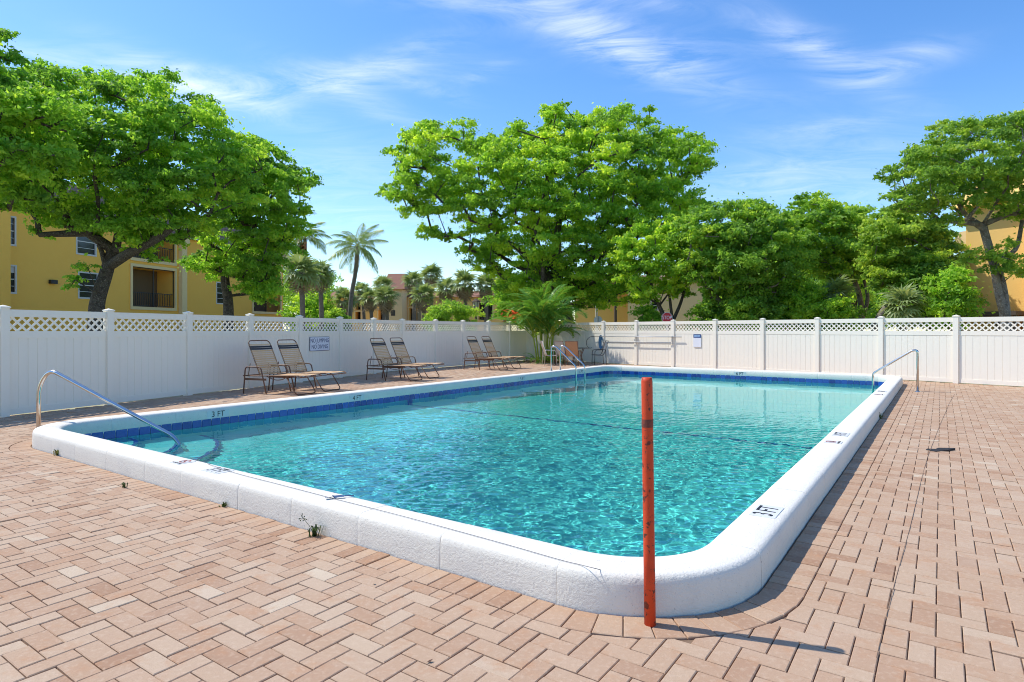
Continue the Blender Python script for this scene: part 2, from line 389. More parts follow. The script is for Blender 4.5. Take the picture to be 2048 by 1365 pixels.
# keep the bed out of the basin: drop cells reaching inside, a fine strip follows the coping instead
keep = MB()
for f in bed.f:
    us = [to_uv(*bed.v[i][:2]) for i in f]
    if min(sd_pool(*p)[0] for p in us) > .02: keep.add([bed.v[i] for i in f], [(0, 1, 2, 3)])
P0_, P1_ = rr_path(.05), rr_path(.75)
n_ = len(P0_)
for i in range(n_):
    a, b, c, d = P0_[i], P0_[(i+1) % n_], P1_[(i+1) % n_], P1_[i]
    keep.add([uvw(a[0], a[1], -.013), uvw(b[0], b[1], -.013), uvw(c[0], c[1], -.013), uvw(d[0], d[1], -.013)], [(0, 1, 2, 3)])
deck = keep.build('pool_deck', M['sand']); tag(deck, kind='structure')

# pavers ------------------------------------------------------------
PW = .1015; GAP = .0048
def clip(P, nx, ny, c):
    """keep the part of polygon P where nx*x+ny*y >= c"""
    out = []
    for i in range(len(P)):
        a, b = P[i], P[(i+1) % len(P)]; da, db = nx*a[0]+ny*a[1]-c, nx*b[0]+ny*b[1]-c
        if da >= 0: out.append(a)
        if da*db < 0:
            t = da/(da-db); out.append((a[0]+(b[0]-a[0])*t, a[1]+(b[1]-a[1])*t))
    return out
def area(P): return abs(sum(P[i][0]*P[(i+1) % len(P)][1]-P[(i+1) % len(P)][0]*P[i][1] for i in range(len(P))))/2
def inset(P, d):
    cx, cy_ = sum(p[0] for p in P)/len(P), sum(p[1] for p in P)/len(P)
    out = []
    n = len(P); sgn = 1 if sum(P[i][0]*P[(i+1) % n][1]-P[(i+1) % n][0]*P[i][1] for i in range(n)) > 0 else -1
    for i in range(n):
        a, b, c = P[i-1], P[i], P[(i+1) % n]
        e1 = (b[0]-a[0], b[1]-a[1]); e2 = (c[0]-b[0], c[1]-b[1]); l1, l2 = math.hypot(*e1) or 1e-9, math.hypot(*e2) or 1e-9
        n1 = (-e1[1]/l1*sgn, e1[0]/l1*sgn); n2 = (-e2[1]/l2*sgn, e2[0]/l2*sgn)
        k = 1+n1[0]*n2[0]+n1[1]*n2[1]
        k = max(k, .35)
        out.append((b[0]+(n1[0]+n2[0])/k*d, b[1]+(n1[1]+n2[1])/k*d))
    return out
def paver_geo(P, z, tilt=(0, 0)):
    """chamfered block with plan outline P (about its own origin)"""
    n = len(P)
    if sum(P[i][0]*P[(i+1) % n][1]-P[(i+1) % n][0]*P[i][1] for i in range(n)) < 0: P = P[::-1]
    o1 = inset(P, GAP/2); o2 = inset(P, GAP/2+.0038)
    zf = lambda p: z+p[0]*tilt[0]+p[1]*tilt[1]
    vs = [(p[0], p[1], -.03) for p in o1]+[(p[0], p[1], zf(p)-.0035) for p in o1]+[(p[0], p[1], zf(p)) for p in o2]
    fs = [tuple(range(2*n, 3*n))]
    for i in range(n):
        j = (i+1) % n; fs += [(i, j, n+j, n+i), (n+i, n+j, 2*n+j, 2*n+i)]
    return vs, fs
pavers = []                          # (world outline, centre)
DS = CW+.215                         # outer edge of the soldier course
fw, LW, SW = path_walk(CW+.010); fo, LO, SO = path_walk(DS)
# soldier course: match inner and outer rings by angle parameter (same sample count)
def ring_pair(t, d): # t in [0,1) along mean ring
    f, L_, _ = ring_cache[d]; return f(t*L_)
# straight runs + fanned corners
def soldier():
    out = []; d0, d1 = CW+.010, DS
    cs = [((U0+PR, V0+PR), math.pi), ((U1-PR, V0+PR), 1.5*math.pi), ((U1-PR, V1-PR), 0), ((U0+PR, V1-PR), .5*math.pi)]
    for i, (c, a0) in enumerate(cs):
        n = 11
        for k in range(n):
            a, b = a0+math.pi/2*k/n, a0+math.pi/2*(k+1)/n
            r0, r1 = PR+d0, PR+d1
            out.append([(c[0]+r0*math.cos(a), c[1]+r0*math.sin(a)), (c[0]+r1*math.cos(a), c[1]+r1*math.sin(a)), (c[0]+r1*math.cos(b), c[1]+r1*math.sin(b)), (c[0]+r0*math.cos(b), c[1]+r0*math.sin(b))])
        c2, a2 = cs[(i+1) % 4]
        A = (c[0]+(PR)*math.cos(a2), c[1]+(PR)*math.sin(a2)); B = (c2[0]+PR*math.cos(a2), c2[1]+PR*math.sin(a2))
        L_ = math.hypot(B[0]-A[0], B[1]-A[1]); m_ = max(1, round(L_/PW)); nx, ny = math.cos(a2), math.sin(a2)
        for k in range(m_):
            p = [A[0]+(B[0]-A[0])*k/m_, A[1]+(B[1]-A[1])*k/m_]; q = [A[0]+(B[0]-A[0])*(k+1)/m_, A[1]+(B[1]-A[1])*(k+1)/m_]
            out.append([(p[0]+nx*d0, p[1]+ny*d0), (p[0]+nx*d1, p[1]+ny*d1), (q[0]+nx*d1, q[1]+ny*d1), (q[0]+nx*d0, q[1]+ny*d0)])
    return out
for P in soldier(): pavers.append((P, 's'))
for n in range(-100, 100):
    for k in range(-150, 360):
        for typ in 'HV':
            if typ == 'H': x0, y0, x1, y1 = k+4*n, k, k+4*n+2, k+1
            else: x0, y0, x1, y1 = k+4*n, k+1, k+4*n+1, k+3
            cu, cv = (x0+x1)/2*PW, (y0+y1)/2*PW-8
            if not (-8 < cu < 40): continue
            X_, Y_ = cu*UX+cv*VX, cu*UY+cv*VY
            if Y_ < 1.25 or Y_ > 31 or abs(X_) > .90*Y_+1.2: continue
            s, nn = sd_pool(cu, cv, DS)
            if s < -.10: continue
            if not inside(X_, Y_): continue
            P = [(x0*PW, y0*PW-8), (x1*PW, y0*PW-8), (x1*PW, y1*PW-8), (x0*PW, y1*PW-8)]
            if s < .13:
                # clip along the soldier edge at the point nearest to the block
                c = nn[0]*(cu-s*nn[0])+nn[1]*(cv-s*nn[1])+.001
                P = clip(P, nn[0], nn[1], c)
                if len(P) < 3 or area(P) < .0022: continue
            pavers.append((P, typ if len(P) == 4 and abs(area(P)-2*PW*PW) < 1e-5 else 'c'))
def vis_key(P):
    cu = sum(p[0] for p in P)/len(P); cv = sum(p[1] for p in P)/len(P); w = uvw(cu, cv)
    infr = w.y > 2.35 and abs(w.x)/w.y < .83
    return (0 if infr else 1, w.y-.0*abs(w.x))
pavers.sort(key=lambda p: vis_key(p[0]))
rotuv = Matrix(((UX, VX, 0, 0), (UY, VY, 0, 0), (0, 0, 1, 0), (0, 0, 0, 1)))
stock = {}
def paver_mesh(kind, var):
    if (kind, var) not in stock:
        w, h = (2*PW, PW) if kind == 'H' else (PW, 2*PW)
        P = [(-w/2, -h/2), (w/2, -h/2), (w/2, h/2), (-w/2, h/2)]
        vs, fs = paver_geo(P, 0); me = bpy.data.meshes.new('paver'); me.from_pydata(vs, [], fs); me.update()
        a = me.attributes.new('tint', 'FLOAT', 'FACE'); a.data.foreach_set('value', [var]*len(fs)); me.materials.append(M['paver']); stock[(kind, var)] = me
    return stock[(kind, var)]
TV = [.05, .15, .25, .35, .42, .5, .58, .66, .74, .82, .92, 1.0]
TP = [1.5, 3, 6, 9, 11, 12, 11, 9, 6, 3, 1.2, .7]
rest = MB()
for idx, (P, typ) in enumerate(pavers):
    cu = sum(p[0] for p in P)/len(P); cv = sum(p[1] for p in P)/len(P)
    tv = random.choices(TV, TP)[0]; dz = random.gauss(0, .0016); tl = (random.gauss(0, .008), random.gauss(0, .008))
    if typ == 's': tv = max(0, tv-.12)
    if idx < 300:
        if typ in 'HV': o = bpy.data.objects.new('paver', paver_mesh(typ, tv))
        else:
            vs, fs = paver_geo([(p[0]-cu, p[1]-cv) for p in P], 0); me = bpy.data.meshes.new('paver'); me.from_pydata(vs, [], fs); me.update()
            a = me.attributes.new('tint', 'FLOAT', 'FACE'); a.data.foreach_set('value', [tv]*len(fs)); me.materials.append(M['paver'])
            o = bpy.data.objects.new('paver', me)
        COL.objects.link(o); o.parent = deck
        o.matrix_local = Matrix.Translation(uvw(cu, cv, dz)) @ rotuv @ Matrix.Rotation(tl[0], 4, 'X') @ Matrix.Rotation(tl[1], 4, 'Y')
    else:
        vs, fs = paver_geo([(p[0]-cu, p[1]-cv) for p in P], dz, tl)
        rest.add([uvw(v[0]+cu, v[1]+cv, v[2]) for v in vs], fs, tv)
o = rest.build('paver_field', M['paver'], deck); tag(o, kind='stuff')

# pool ---------------------------------------------------------------
pool = thing('swimming_pool', uvw(U0, V0), 'turquoise swimming pool with raised white coping and blue tile waterline', 'swimming pool')
def floor_z(u):
    return -1.0 if u < 9.6 else (-1.0-(u-9.6)/(15.5-9.6)*.85 if u < 15.5 else -1.85)
sh = MB(); W = rr_path(.012)
nW = len(W)
dense = []
for i in range(nW):
    a, b = W[i], W[(i+1) % nW]; L_ = math.hypot(b[0]-a[0], b[1]-a[1]); m_ = max(1, int(L_/.6))
    for k in range(m_): dense.append((a[0]+(b[0]-a[0])*k/m_, a[1]+(b[1]-a[1])*k/m_))
for i in range(len(dense)):
    a, b = dense[i], dense[(i+1) % len(dense)]
    sh.add([uvw(*a, .035), uvw(*b, .035), uvw(*b, floor_z(b[0])-.02), uvw(*a, floor_z(a[0])-.02)], [(0, 1, 2, 3)])
us = [U0-.1, 5, 7, 9.6, 11, 12.5, 14, 15.5, 17.5, U1+.1]
for a, b in zip(us, us[1:]):
    sh.add([uvw(a, V0-.1, floor_z(a)), uvw(b, V0-.1, floor_z(b)), uvw(b, V1+.1, floor_z(b)), uvw(a, V1+.1, floor_z(a))], [(0, 1, 2, 3)])
shell = sh.build('basin', M['plaster'], pool); shell.cycles.is_caustics_receiver = True
# corner steps: three quarter-round treads, each with a dark nosing
for r_, z_ in ((1.0, -.30), (1.5, -.55), (2.0, -.80)):
    st = MB(); pts = [(U0-.02, V1+.02)]+[(U0-.02+r_*math.cos(a), V1+.02-r_*math.sin(a)) for a in np.linspace(0, math.pi/2, 19)]
    vs = [uvw(p[0], p[1], z_) for p in pts]+[uvw(p[0], p[1], -1.02) for p in pts]; n = len(pts)
    st.add(vs, [tuple(range(n))]+[(i, i+1, n+i+1, n+i) for i in range(1, n-1)])
    so_ = st.build('step', M['plaster'], pool); so_.cycles.is_caustics_receiver = True
    ns = MB()
    for a, b in zip(np.linspace(0.02, math.pi/2-.02, 19), np.linspace(0.02, math.pi/2-.02, 19)[1:]):
        q = []
        for (ang, rr_) in ((a, r_-.05), (a, r_+.003), (b, r_+.003), (b, r_-.05)): q.append(uvw(U0-.02+rr_*math.cos(ang), V1+.02-rr_*math.sin(ang), z_+.005))
        lo = [Vector((p.x, p.y, z_-.05)) for p in (q[1], q[2])]
        ns.add(q+lo, [(0, 1, 2, 3), (1, 4, 5, 2)])
    no = ns.build('nosing', M['tile'], so_, off=pool['_o']); no.cycles.is_caustics_receiver = True
# dark stripe on the floor and walls where the slope begins
ln = MB()
for a, b in zip(np.linspace(V0, V1, 13), np.linspace(V0, V1, 13)[1:]):
    ln.add([uvw(9.56, a, -.994), uvw(9.65, a, floor_z(9.65)+.006), uvw(9.65, b, floor_z(9.65)+.006), uvw(9.56, b, -.994)], [(0, 1, 2, 3)])
for v_, s_ in ((V1, -1), (V0, 1)):
    v2 = v_+s_*(-.004); ln.add([uvw(9.53, v2, -.99), uvw(9.68, v2, -.99), uvw(9.68, v2, -.12), uvw(9.53, v2, -.12)], [(0, 1, 2, 3)])
o = ln.build('depth_line', M['tile'], pool); o.cycles.is_caustics_receiver = True
# coping stones
prof = [(.014, -.03), (.0, .03), (.0, .09), (.008, .145), (.022, .184), (.046, .198), (.10, .202), (.20, .204), (.266, .202), (.288, .194), (.301, .176), (.306, .145), (.308, .07), (.308, 0.0), (.308, -.04)]
f0, L0, S0 = path_walk(0)
nst = round(L0/.76); cuts = [0]
for i in range(1, nst): cuts.append(i*L0/nst+random.uniform(-.09, .09))
cuts.append(L0)
corner_s = S0
for a, b in zip(cuts, cuts[1:]):
    ss = [a+.0007, a+.006]+[s for s in np.arange(math.ceil((a+.016)/.06)*.06, b-.016, .06)]+[b-.006, b-.0007]
    # straight stones need only their ends
    mid = f0((a+b)/2); st_, en_ = f0(a), f0(b)
    if abs(st_[2]*en_[2]+st_[3]*en_[3]) > .99999 and abs(mid[2]*en_[2]+mid[3]*en_[3]) > .99999: ss = [a+.0007, a+.006, a+.03, (a+b)/2, b-.03, b-.006, b-.0007]
    m_ = MB(); vs = []; dz = random.uniform(-.0012, .0012); dd = random.uniform(-.0012, .0012); np_ = len(prof)
    for i, s in enumerate(ss):
        u, v, nu, nv = f0(s); e = .0011 if i in (0, len(ss)-1) else 0
        for d, z in prof:
            z2 = z+dz-(e if z > .1 else 0); d2 = d+dd+(e if d < .05 else -e if d > .25 else 0)
            vs.append(uvw(u+nu*d2, v+nv*d2, z2))
    fs = [(i*np_+k, (i+1)*np_+k, (i+1)*np_+k+1, i*np_+k+1) for i in range(len(ss)-1) for k in range(np_-1)]
    m_.add(vs, fs); nq = len(fs)
    m_.add(vs[:np_], [tuple(range(np_))]); m_.add(vs[-np_:], [tuple(range(np_-1, -1, -1))])
    o = m_.build('coping_stone', M['coping'], pool, smooth=True)
    for p in list(o.data.polygons)[nq:]: p.use_smooth = False
# grout bed behind the coping joints
m_ = MB(); inn = rr_path(.02); out_ = rr_path(CW-.012)
for i in range(len(inn)):
    a, b, c, d = inn[i], inn[(i+1) % len(inn)], out_[(i+1) % len(inn)], out_[i]
    A, B, C_, D = (uvw(p[0], p[1], 0) for p in (a, b, c, d)); up = Vector((0, 0, .172))
    A1, B1, C1, D1 = A+up-Vector((0, 0, .02)), B+up-Vector((0, 0, .02)), C_+up-Vector((0, 0, .02)), D+up-Vector((0, 0, .02))
    e0, e1 = A*.7+D*.3, B*.7+C_*.3; g0, g1 = A*.3+D*.7, B*.3+C_*.7
    H_ = Vector((0, 0, .194))
    m_.add([A, B, A+Vector((0, 0, .12)), B+Vector((0, 0, .12)), e0+H_, e1+H_, g0+H_, g1+H_, D+Vector((0, 0, .10)), C_+Vector((0, 0, .10)), D, C_],
           [(0, 1, 3, 2), (2, 3, 5, 4), (4, 5, 7, 6), (6, 7, 9, 8), (8, 9, 11, 10)])
m_.build('mortar', M['mortar'], pool)
# waterline tiles: single tiles on the two walls that face the camera, one band on the others
TZ0, TZ1 = -.145, .03
gb = MB()
for i in range(len(dense)):
    a, b = dense[i], dense[(i+1) % len(dense)]
    def off_(p, d): s, n = sd_pool(*p); return (p[0]-n[0]*d, p[1]-n[1]*d)
    a2, b2 = off_(a, .004), off_(b, .004); a1, b1 = off_(a, -.004), off_(b, -.004)
    gb.add([uvw(*a2, TZ1+.004), uvw(*b2, TZ1+.004), uvw(*b2, TZ0-.004), uvw(*a2, TZ0-.004)], [(0, 1, 2, 3)])
gro = gb.build('grout', M['grout'], pool)
ft, LT, ST = path_walk(.012)
nt_ = round(LT/.152); tstock = []
far_band = MB()
for i in range(nt_):
    a, b = f_a, f_b = ft(i*LT/nt_+.003), ft((i+1)*LT/nt_-.003)
    vis = a[3] > .4 or a[2] > .4
    tv = random.random(); o_ = .012
    A, B = (a[0]-a[2]*.006, a[1]-a[3]*.006), (b[0]-b[2]*.006, b[1]-b[3]*.006)
    A2, B2 = (a[0]-a[2]*.012, a[1]-a[3]*.012), (b[0]-b[2]*.012, b[1]-b[3]*.012)
    ch = .004; tx, ty = (B[0]-A[0]), (B[1]-A[1]); l = math.hypot(tx, ty); tx, ty = tx/l*ch, ty/l*ch
    vs = [uvw(*A, TZ0), uvw(*B, TZ0), uvw(*B, TZ1), uvw(*A, TZ1), uvw(A2[0]+tx, A2[1]+ty, TZ0+ch), uvw(B2[0]-tx, B2[1]-ty, TZ0+ch), uvw(B2[0]-tx, B2[1]-ty, TZ1-ch), uvw(A2[0]+tx, A2[1]+ty, TZ1-ch)]
    fs = [(4, 5, 6, 7), (0, 1, 5, 4), (1, 2, 6, 5), (2, 3, 7, 6), (3, 0, 4, 7)]
    if vis: MB().add(vs, fs, tv).build('tile', M['tile'], pool)
    else: far_band.add(vs, fs, tv)
o = far_band.build('tile_band', M['tile'], pool); tag(o, kind='stuff')

# water --------------------------------------------------------------
def water():
    uu = [U0-.008]
    while uu[-1] < U1+.008: uu.append(uu[-1]+(.017 if uu[-1] < 7.5 else .017+.025*min(1, (uu[-1]-7.5)/4)))
    uu = np.array(uu); vv = np.linspace(V0-.008, V1+.008, 450); nu, nv = len(uu), len(vv); du = .03
    Ug, Vg = np.meshgrid(uu, vv, indexing='ij'); H = np.zeros_like(Ug)
    r2 = np.random.default_rng(3)
    def field(lam0, lam1, n, amp):
        h = np.zeros_like(Ug)
        for _ in range(n):
            lam = np.exp(r2.uniform(np.log(lam0), np.log(lam1))); a = r2.normal(R(35), R(55)); k = 2*np.pi/lam
            h += np.sin(k*(Ug*np.cos(a)+Vg*np.sin(a))+r2.uniform(0, 6.28)+.6*np.sin(1.3*Ug+.9*Vg*r2.uniform(.5, 1.5)))*lam**1.15
        return h*amp/np.sqrt(n)
    fine = field(.070, .24, 64, .0245); med = field(.4, 1.2, 18, .0034)
    gust = .5+.5*np.sin(.55*Ug+1.1+.5*np.sin(.8*Vg))*np.sin(.62*Vg+.4+.6*np.sin(.5*Ug))
    near = 1/(1+np.exp((Ug-9.6)/1.5))
    A = (.07+.93*near*(.65+.5*gust))
    A *= 1/(1+np.exp(-((V1-Vg)-1.9)/.5))*.9+.10
    H = fine*A+med*(.35+.65*near)
    X = Ug*UX+Vg*VX; Y = Ug*UY+Vg*VY
    V = np.stack([X, Y, H+WATER_Z], -1).reshape(-1, 3)
    idx = np.arange(nu*nv).reshape(nu, nv)
    F = np.stack([idx[:-1, :-1], idx[1:, :-1], idx[1:, 1:], idx[:-1, 1:]], -1).reshape(-1, 4)
    uc = (Ug[:-1, :-1]+du/2).ravel(); vc = (Vg[:-1, :-1]+du/2).ravel()
    qx = np.abs(uc-(U0+U1)/2)-((U1-U0)/2-PR); qy = np.abs(vc-(V0+V1)/2)-((V1-V0)/2-PR)
    ok = ~((qx > 0) & (qy > 0) & (np.hypot(qx, qy) > PR+.05))
    return np_mesh('water', V, F[ok], M['water'], smooth=True)
wo = water(); tag(wo, kind='structure'); wo.cycles.is_caustics_caster = True

# depth markers ------------------------------------------------------
def marker(u, v, ex, ey, body, nodive=False, wall=False, z=.2062, w=.30, h=.160):
    """flat print plate on the coping; ex reading direction, ey letter-up direction (uv components, or None for a wall face)"""
    o3 = uvw(u, v, z); X3 = uvw(ex[0], ex[1], 0); Y3 = uvw(ey[0], ey[1], 0) if len(ey) == 2 else Vector((ey[0]*UX+ey[1]*VX, ey[0]*UY+ey[1]*VY, ey[2]))
    Fm = frame(o3, X3, Y3); t = Vector(pool['_o'])
    m_ = MB(); vs = [Fm @ Vector((x, y, zz)) for zz in (-.012, .0) for (x, y) in ((-w/2, -h/2), (w/2, -h/2), (w/2, h/2), (-w/2, h/2))]
    m_.add(vs, [(4, 5, 6, 7), (0, 1, 5, 4), (1, 2, 6, 5), (2, 3, 7, 6), (3, 0, 4, 7)])
    pl = m_.build('depth_marker', M['marker'], pool)
    F2 = Matrix.Translation(-t) @ Fm
    if nodive:
        ring = MB()
        def ann(c, r0, r1, n=28, zz=.0012):
            for i in range(n):
                a, b = 2*math.pi*i/n, 2*math.pi*(i+1)/n
                ring.add([Fm @ Vector((c[0]+r*math.cos(q), c[1]+r*math.sin(q), zz)) for r, q in ((r0, a), (r1, a), (r1, b), (r0, b))], [(0, 1, 2, 3)])
        ann((0, .022), .040, .052)
        c_ = Matrix.Rotation(R(-45), 3, 'Z')
        ring.add([Fm @ (c_ @ Vector((x, y, 0))+Vector((0, .022, .0024))) for x, y in ((-.042, -.005), (.042, -.005), (.042, .005), (-.042, .005))], [(0, 1, 2, 3)])
        ring.build('prohibition_ring', M['inkred'], pl, off=pool['_o'])
        fg = MB()
        for q in (((-.03, .03), (-.018, .04), (.012, .015), (.004, .006)), ((.004, .012), (.022, .006), (.026, .0), (.002, -.002)), ((-.03, -.008), (.03, -.008), (.03, -.003), (-.03, -.003))):
            fg.add([Fm @ Vector((x, y, .0016)) for x, y in q], [(0, 1, 2, 3)])
        fg.build('diver_pictogram', M['ink'], pl, off=pool['_o'])
        lettering('lettering', 'NO DIVING', .030, M['ink'], pl, F2 @ Matrix.Translation((0, -.055, .001)))
    else:
        lettering('lettering', body, .180, M['ink'], pl, F2 @ Matrix.Translation((0, -.002, .0012)), sx=.70 if w > .27 else .58)
zc = .2045; mid_n = U0-.162; mid_r = V0-.162
marker(4.35, mid_r, (1, 0), (0, 1), '3 FT'); marker(8.07, mid_r, (1, 0), (0, 1), '4 FT'); marker(7.46, mid_r, (1, 0), (0, 1), '', True, w=.16, h=.165)
marker(14.2, mid_r, (1, 0), (0, 1), '6 FT'); marker(13.45, mid_r, (1, 0), (0, 1), '', True, w=.16, h=.165)
marker(mid_n, 5.14, (0, -1), (1, 0), '3 FT', w=.25); marker(mid_n, 5.73, (0, -1), (1, 0), '', True, w=.16, h=.16)
def wallmark(u, body):
    marker(u, V1+.002, (1, 0), (0, .10, 1), body, z=.085, w=.30, h=.10)
def wall_letters():
    t = Vector(pool['_o'])
    for u, body, far in ((5.30, '3 FT', 0), (8.13, '4 FT', 0), (13.95, '5 FT', 0), (17.3, '6 FT', 0), (5.0, '6 FT', 1)):
        if far: Fm = frame(uvw(U1-.003, 5.05, .088), uvw(0, -1), (0, 0, 1))
        else: Fm = frame(uvw(u, V1-.003, .088), uvw(1, 0), (0, 0, 1))
        m_ = MB(); w, h = .36, .115
        vs = [Fm @ Vector((x, y, zz)) for zz in (-.02, .0) for (x, y) in ((-w/2, -h/2), (w/2, -h/2), (w/2, h/2), (-w/2, h/2))]
        m_.add(vs, [(4, 5, 6, 7), (0, 1, 5, 4), (1, 2, 6, 5), (2, 3, 7, 6), (3, 0, 4, 7)])
        pl = m_.build('depth_marker', M['marker'], pool)
        lettering('lettering', body, .125, M['ink'], pl, Matrix.Translation(-t) @ Fm @ Matrix.Translation((0, 0, .001)), sx=.95)
wall_letters()

# ------------------------------------------------------------------ fences
def make_fence(pts, name, label, skip_first_post=False):
    """white vinyl privacy fence along pts; every post, rail, plank and lattice panel a part"""
    cx = pts[len(pts)//2]
    t = thing(name, (cx[0], cx[1], 0), label, 'fence')
    for i, (x, y) in enumerate(pts):
        if i == 0 and skip_first_post: continue
        a = pts[max(i-1, 0)]; b = pts[min(i+1, len(pts)-1)]; d = Vector((b[0]-a[0], b[1]-a[1], 0)).normalized(); rz = Matrix.Rotation(math.atan2(d.y, d.x), 3, 'Z')
        p = MB().box((x, y, .885), (.127, .127, 1.80), rz).build('post', M['vinyl'], t)
        c = MB().box((x, y, 1.797), (.150, .150, .024), rz)
        q = [rz @ Vector((sx*.07, sy*.07, 0))+Vector((x, y, 1.809)) for sx, sy in ((-1, -1), (1, -1), (1, 1), (-1, 1))]
        c.add(q+[Vector((x, y, 1.838))], [(0, 1, 4), (1, 2, 4), (2, 3, 4), (3, 0, 4)]); c.build('post_cap', M['vinyl'], p, off=t['_o'])
    for (x0, y0), (x1, y1) in zip(pts, pts[1:]):
        A = Vector((x0, y0, 0)); B = Vector((x1, y1, 0)); d = (B-A); L_ = d.length; d.normalize(); n = Vector((-d.y, d.x, 0)); rot = Matrix.Rotation(math.atan2(d.y, d.x), 3, 'Z')
        a = .0635; W_ = L_-2*a; mid = (A+B)/2
        for nm, z0, z1, th in (('top_rail', 1.645, 1.765, .05), ('mid_rail', 1.285, 1.405, .05), ('bottom_rail', .02, .125, .05)):
            MB().box(mid+Vector((0, 0, (z0+z1)/2)), (W_, th, z1-z0), rot).build(nm, M['vinyl'], t)
        # lattice
        lt = MB(); pitch = .146; z0, z1 = 1.405, 1.645; hw = .017
        for fam in (1, -1):
            k = -2
            while True:
                x = k*pitch
                if x > W_+.3: break
                for yy0 in (0,):
                    # centre line from (x, z0) going up at 45 degrees
                    P = [(x-hw*1.414, z0), (x+hw*1.414, z0), (x+hw*1.414+fam*(z1-z0), z1), (x-hw*1.414+fam*(z1-z0), z1)]
                    P = clip(clip(P, 1, 0, 0), -1, 0, -W_)
                    if len(P) >= 3:
                        yo = .0045*fam; vs = []
                        for yy in (yo-.0042, yo+.0042): vs += [A+d*(a+p[0])+n*yy+Vector((0, 0, p[1])) for p in P]
                        m_ = len(P)
                        lt.add(vs, [tuple(range(m_)), tuple(range(2*m_-1, m_-1, -1))]+[(i, (i+1) % m_, m_+(i+1) % m_, m_+i) for i in range(m_)])
                k += 1
        lt.build('lattice', M['vinyl'], t)
        npk = max(1, round(W_/.152)); w = W_/npk
        for k in range(npk):
            c = A+d*(a+(k+.5)*w); prof_ = [(-w/2, -.011), (-w/2+.004, -.017), (w/2-.004, -.017), (w/2, -.011), (w/2, .011), (w/2-.004, .017), (-w/2+.004, .017), (-w/2, .011)]
            jit = random.uniform(-.0012, .0012)
            P = [c+d*(p[0]*.997)+n*(p[1]+jit) for p in prof_]
            vs = [(p.x, p.y, .122) for p in P]+[(p.x, p.y, 1.288) for p in P]; m_ = 8
            MB().add(vs, [(i, (i+1) % m_, m_+(i+1) % m_, m_+i) for i in range(m_)]+[tuple(range(7, -1, -1)), tuple(range(8, 16))]).build('plank', M['vinyl'], t)
    return t
make_fence(LF[1:], 'vinyl_fence', 'white lattice-topped vinyl fence in shade behind the loungers')
make_fence(BF[:-1], 'vinyl_fence', 'sunlit white lattice-topped vinyl fence beyond the deep end of the pool', True)
def lf_frame(i, t, off):
    A = Vector((*LF[i], 0)); B = Vector((*LF[i+1], 0)); d = (B-A).normalized(); n = Vector((d.y, -d.x, 0)); return A+(B-A)*t+n*off, d, n
def bf_at(k):
    return Vector((11.9-1.84*k*.6157, 16.41+1.84*k*.788, 0))
BD = Vector((.6157, -.788, 0)); BN = Vector((-.788, -.6157, 0))

# signs --------------------------------------------------------------
def plate(mb, Fm, w, h, th, cr=.02):
    pts = []
    for cx, cy_, a0 in ((w/2-cr, -h/2+cr, -90), (w/2-cr, h/2-cr, 0), (-w/2+cr, h/2-cr, 90), (-w/2+cr, -h/2+cr, 180)):
        for k in range(4): a = R(a0+30*k); pts.append((cx+cr*math.cos(a), cy_+cr*math.sin(a)))
    n = len(pts); vs = [Fm @ Vector((p[0], p[1], 0)) for p in pts]+[Fm @ Vector((p[0], p[1], th)) for p in pts]
    mb.add(vs, [tuple(range(n-1, -1, -1)), tuple(range(n, 2*n))]+[(i, (i+1) % n, n+(i+1) % n, n+i) for i in range(n)])
o3, d3, n3 = lf_frame(6, .46, .05)
o3 = Vector(((639-HX)/FPX*17.45, 17.45, 1.035)); A = Vector((*LF[2], 0)); d3 = Vector((.3584, .9336, 0)); n3 = Vector((.9336, -.3584, 0))
base = A+d3*((o3-A).dot(d3))+n3*.03; o3 = Vector((base.x, base.y, 1.035))
sg = thing('pool_sign', o3, 'white NO JUMPING NO DIVING sign on the fence beside a lounger', 'sign')
Fm = frame(o3, d3, (0, 0, 1))
m_ = MB(); plate(m_, Fm, .86, .40, .006); m_.build('border', M['signblue'], sg)
m_ = MB(); plate(m_, Fm @ Matrix.Translation((0, 0, .0035)), .835, .375, .006, .015); m_.build('face', M['signwhite'], sg)
for s_, y_ in (('NO JUMPING', .088), ('NO DIVING', -.085)):
    lettering('lettering', s_, .165, M['signblue'], sg, Matrix.Translation(-o3) @ Fm @ Matrix.Translation((0, y_, .0105)), sx=.84)
b3 = bf_at(4.40)+BN*.03; o3 = Vector((b3.x, b3.y, 1.03))
sg = thing('pool_sign', o3, 'narrow white notice with a blue heading on the sunlit fence', 'sign')
Fm = frame(o3, BD, (0, 0, 1))
m_ = MB(); plate(m_, Fm, .34, .48, .012, .03); m_.build('board', M['signwhite'], sg)
m_ = MB(); plate(m_, Fm @ Matrix.Translation((0, .175, .008)), .33, .13, .006, .01); m_.build('heading', M['signhead'], sg)
m_ = MB()
for y_, w_ in ((.197, .25), (.152, .26)):
    xx = -w_/2
    while xx < w_/2-.02:
        l = random.uniform(.02, .045); m_.add([Fm @ Vector(p) for p in ((xx, y_-.012, .0152), (min(xx+l, w_/2), y_-.012, .0152), (min(xx+l, w_/2), y_+.012, .0152), (xx, y_+.012, .0152))], [(0, 1, 2, 3)]); xx += l+.009
m_.build('print', M['signlight'], sg)

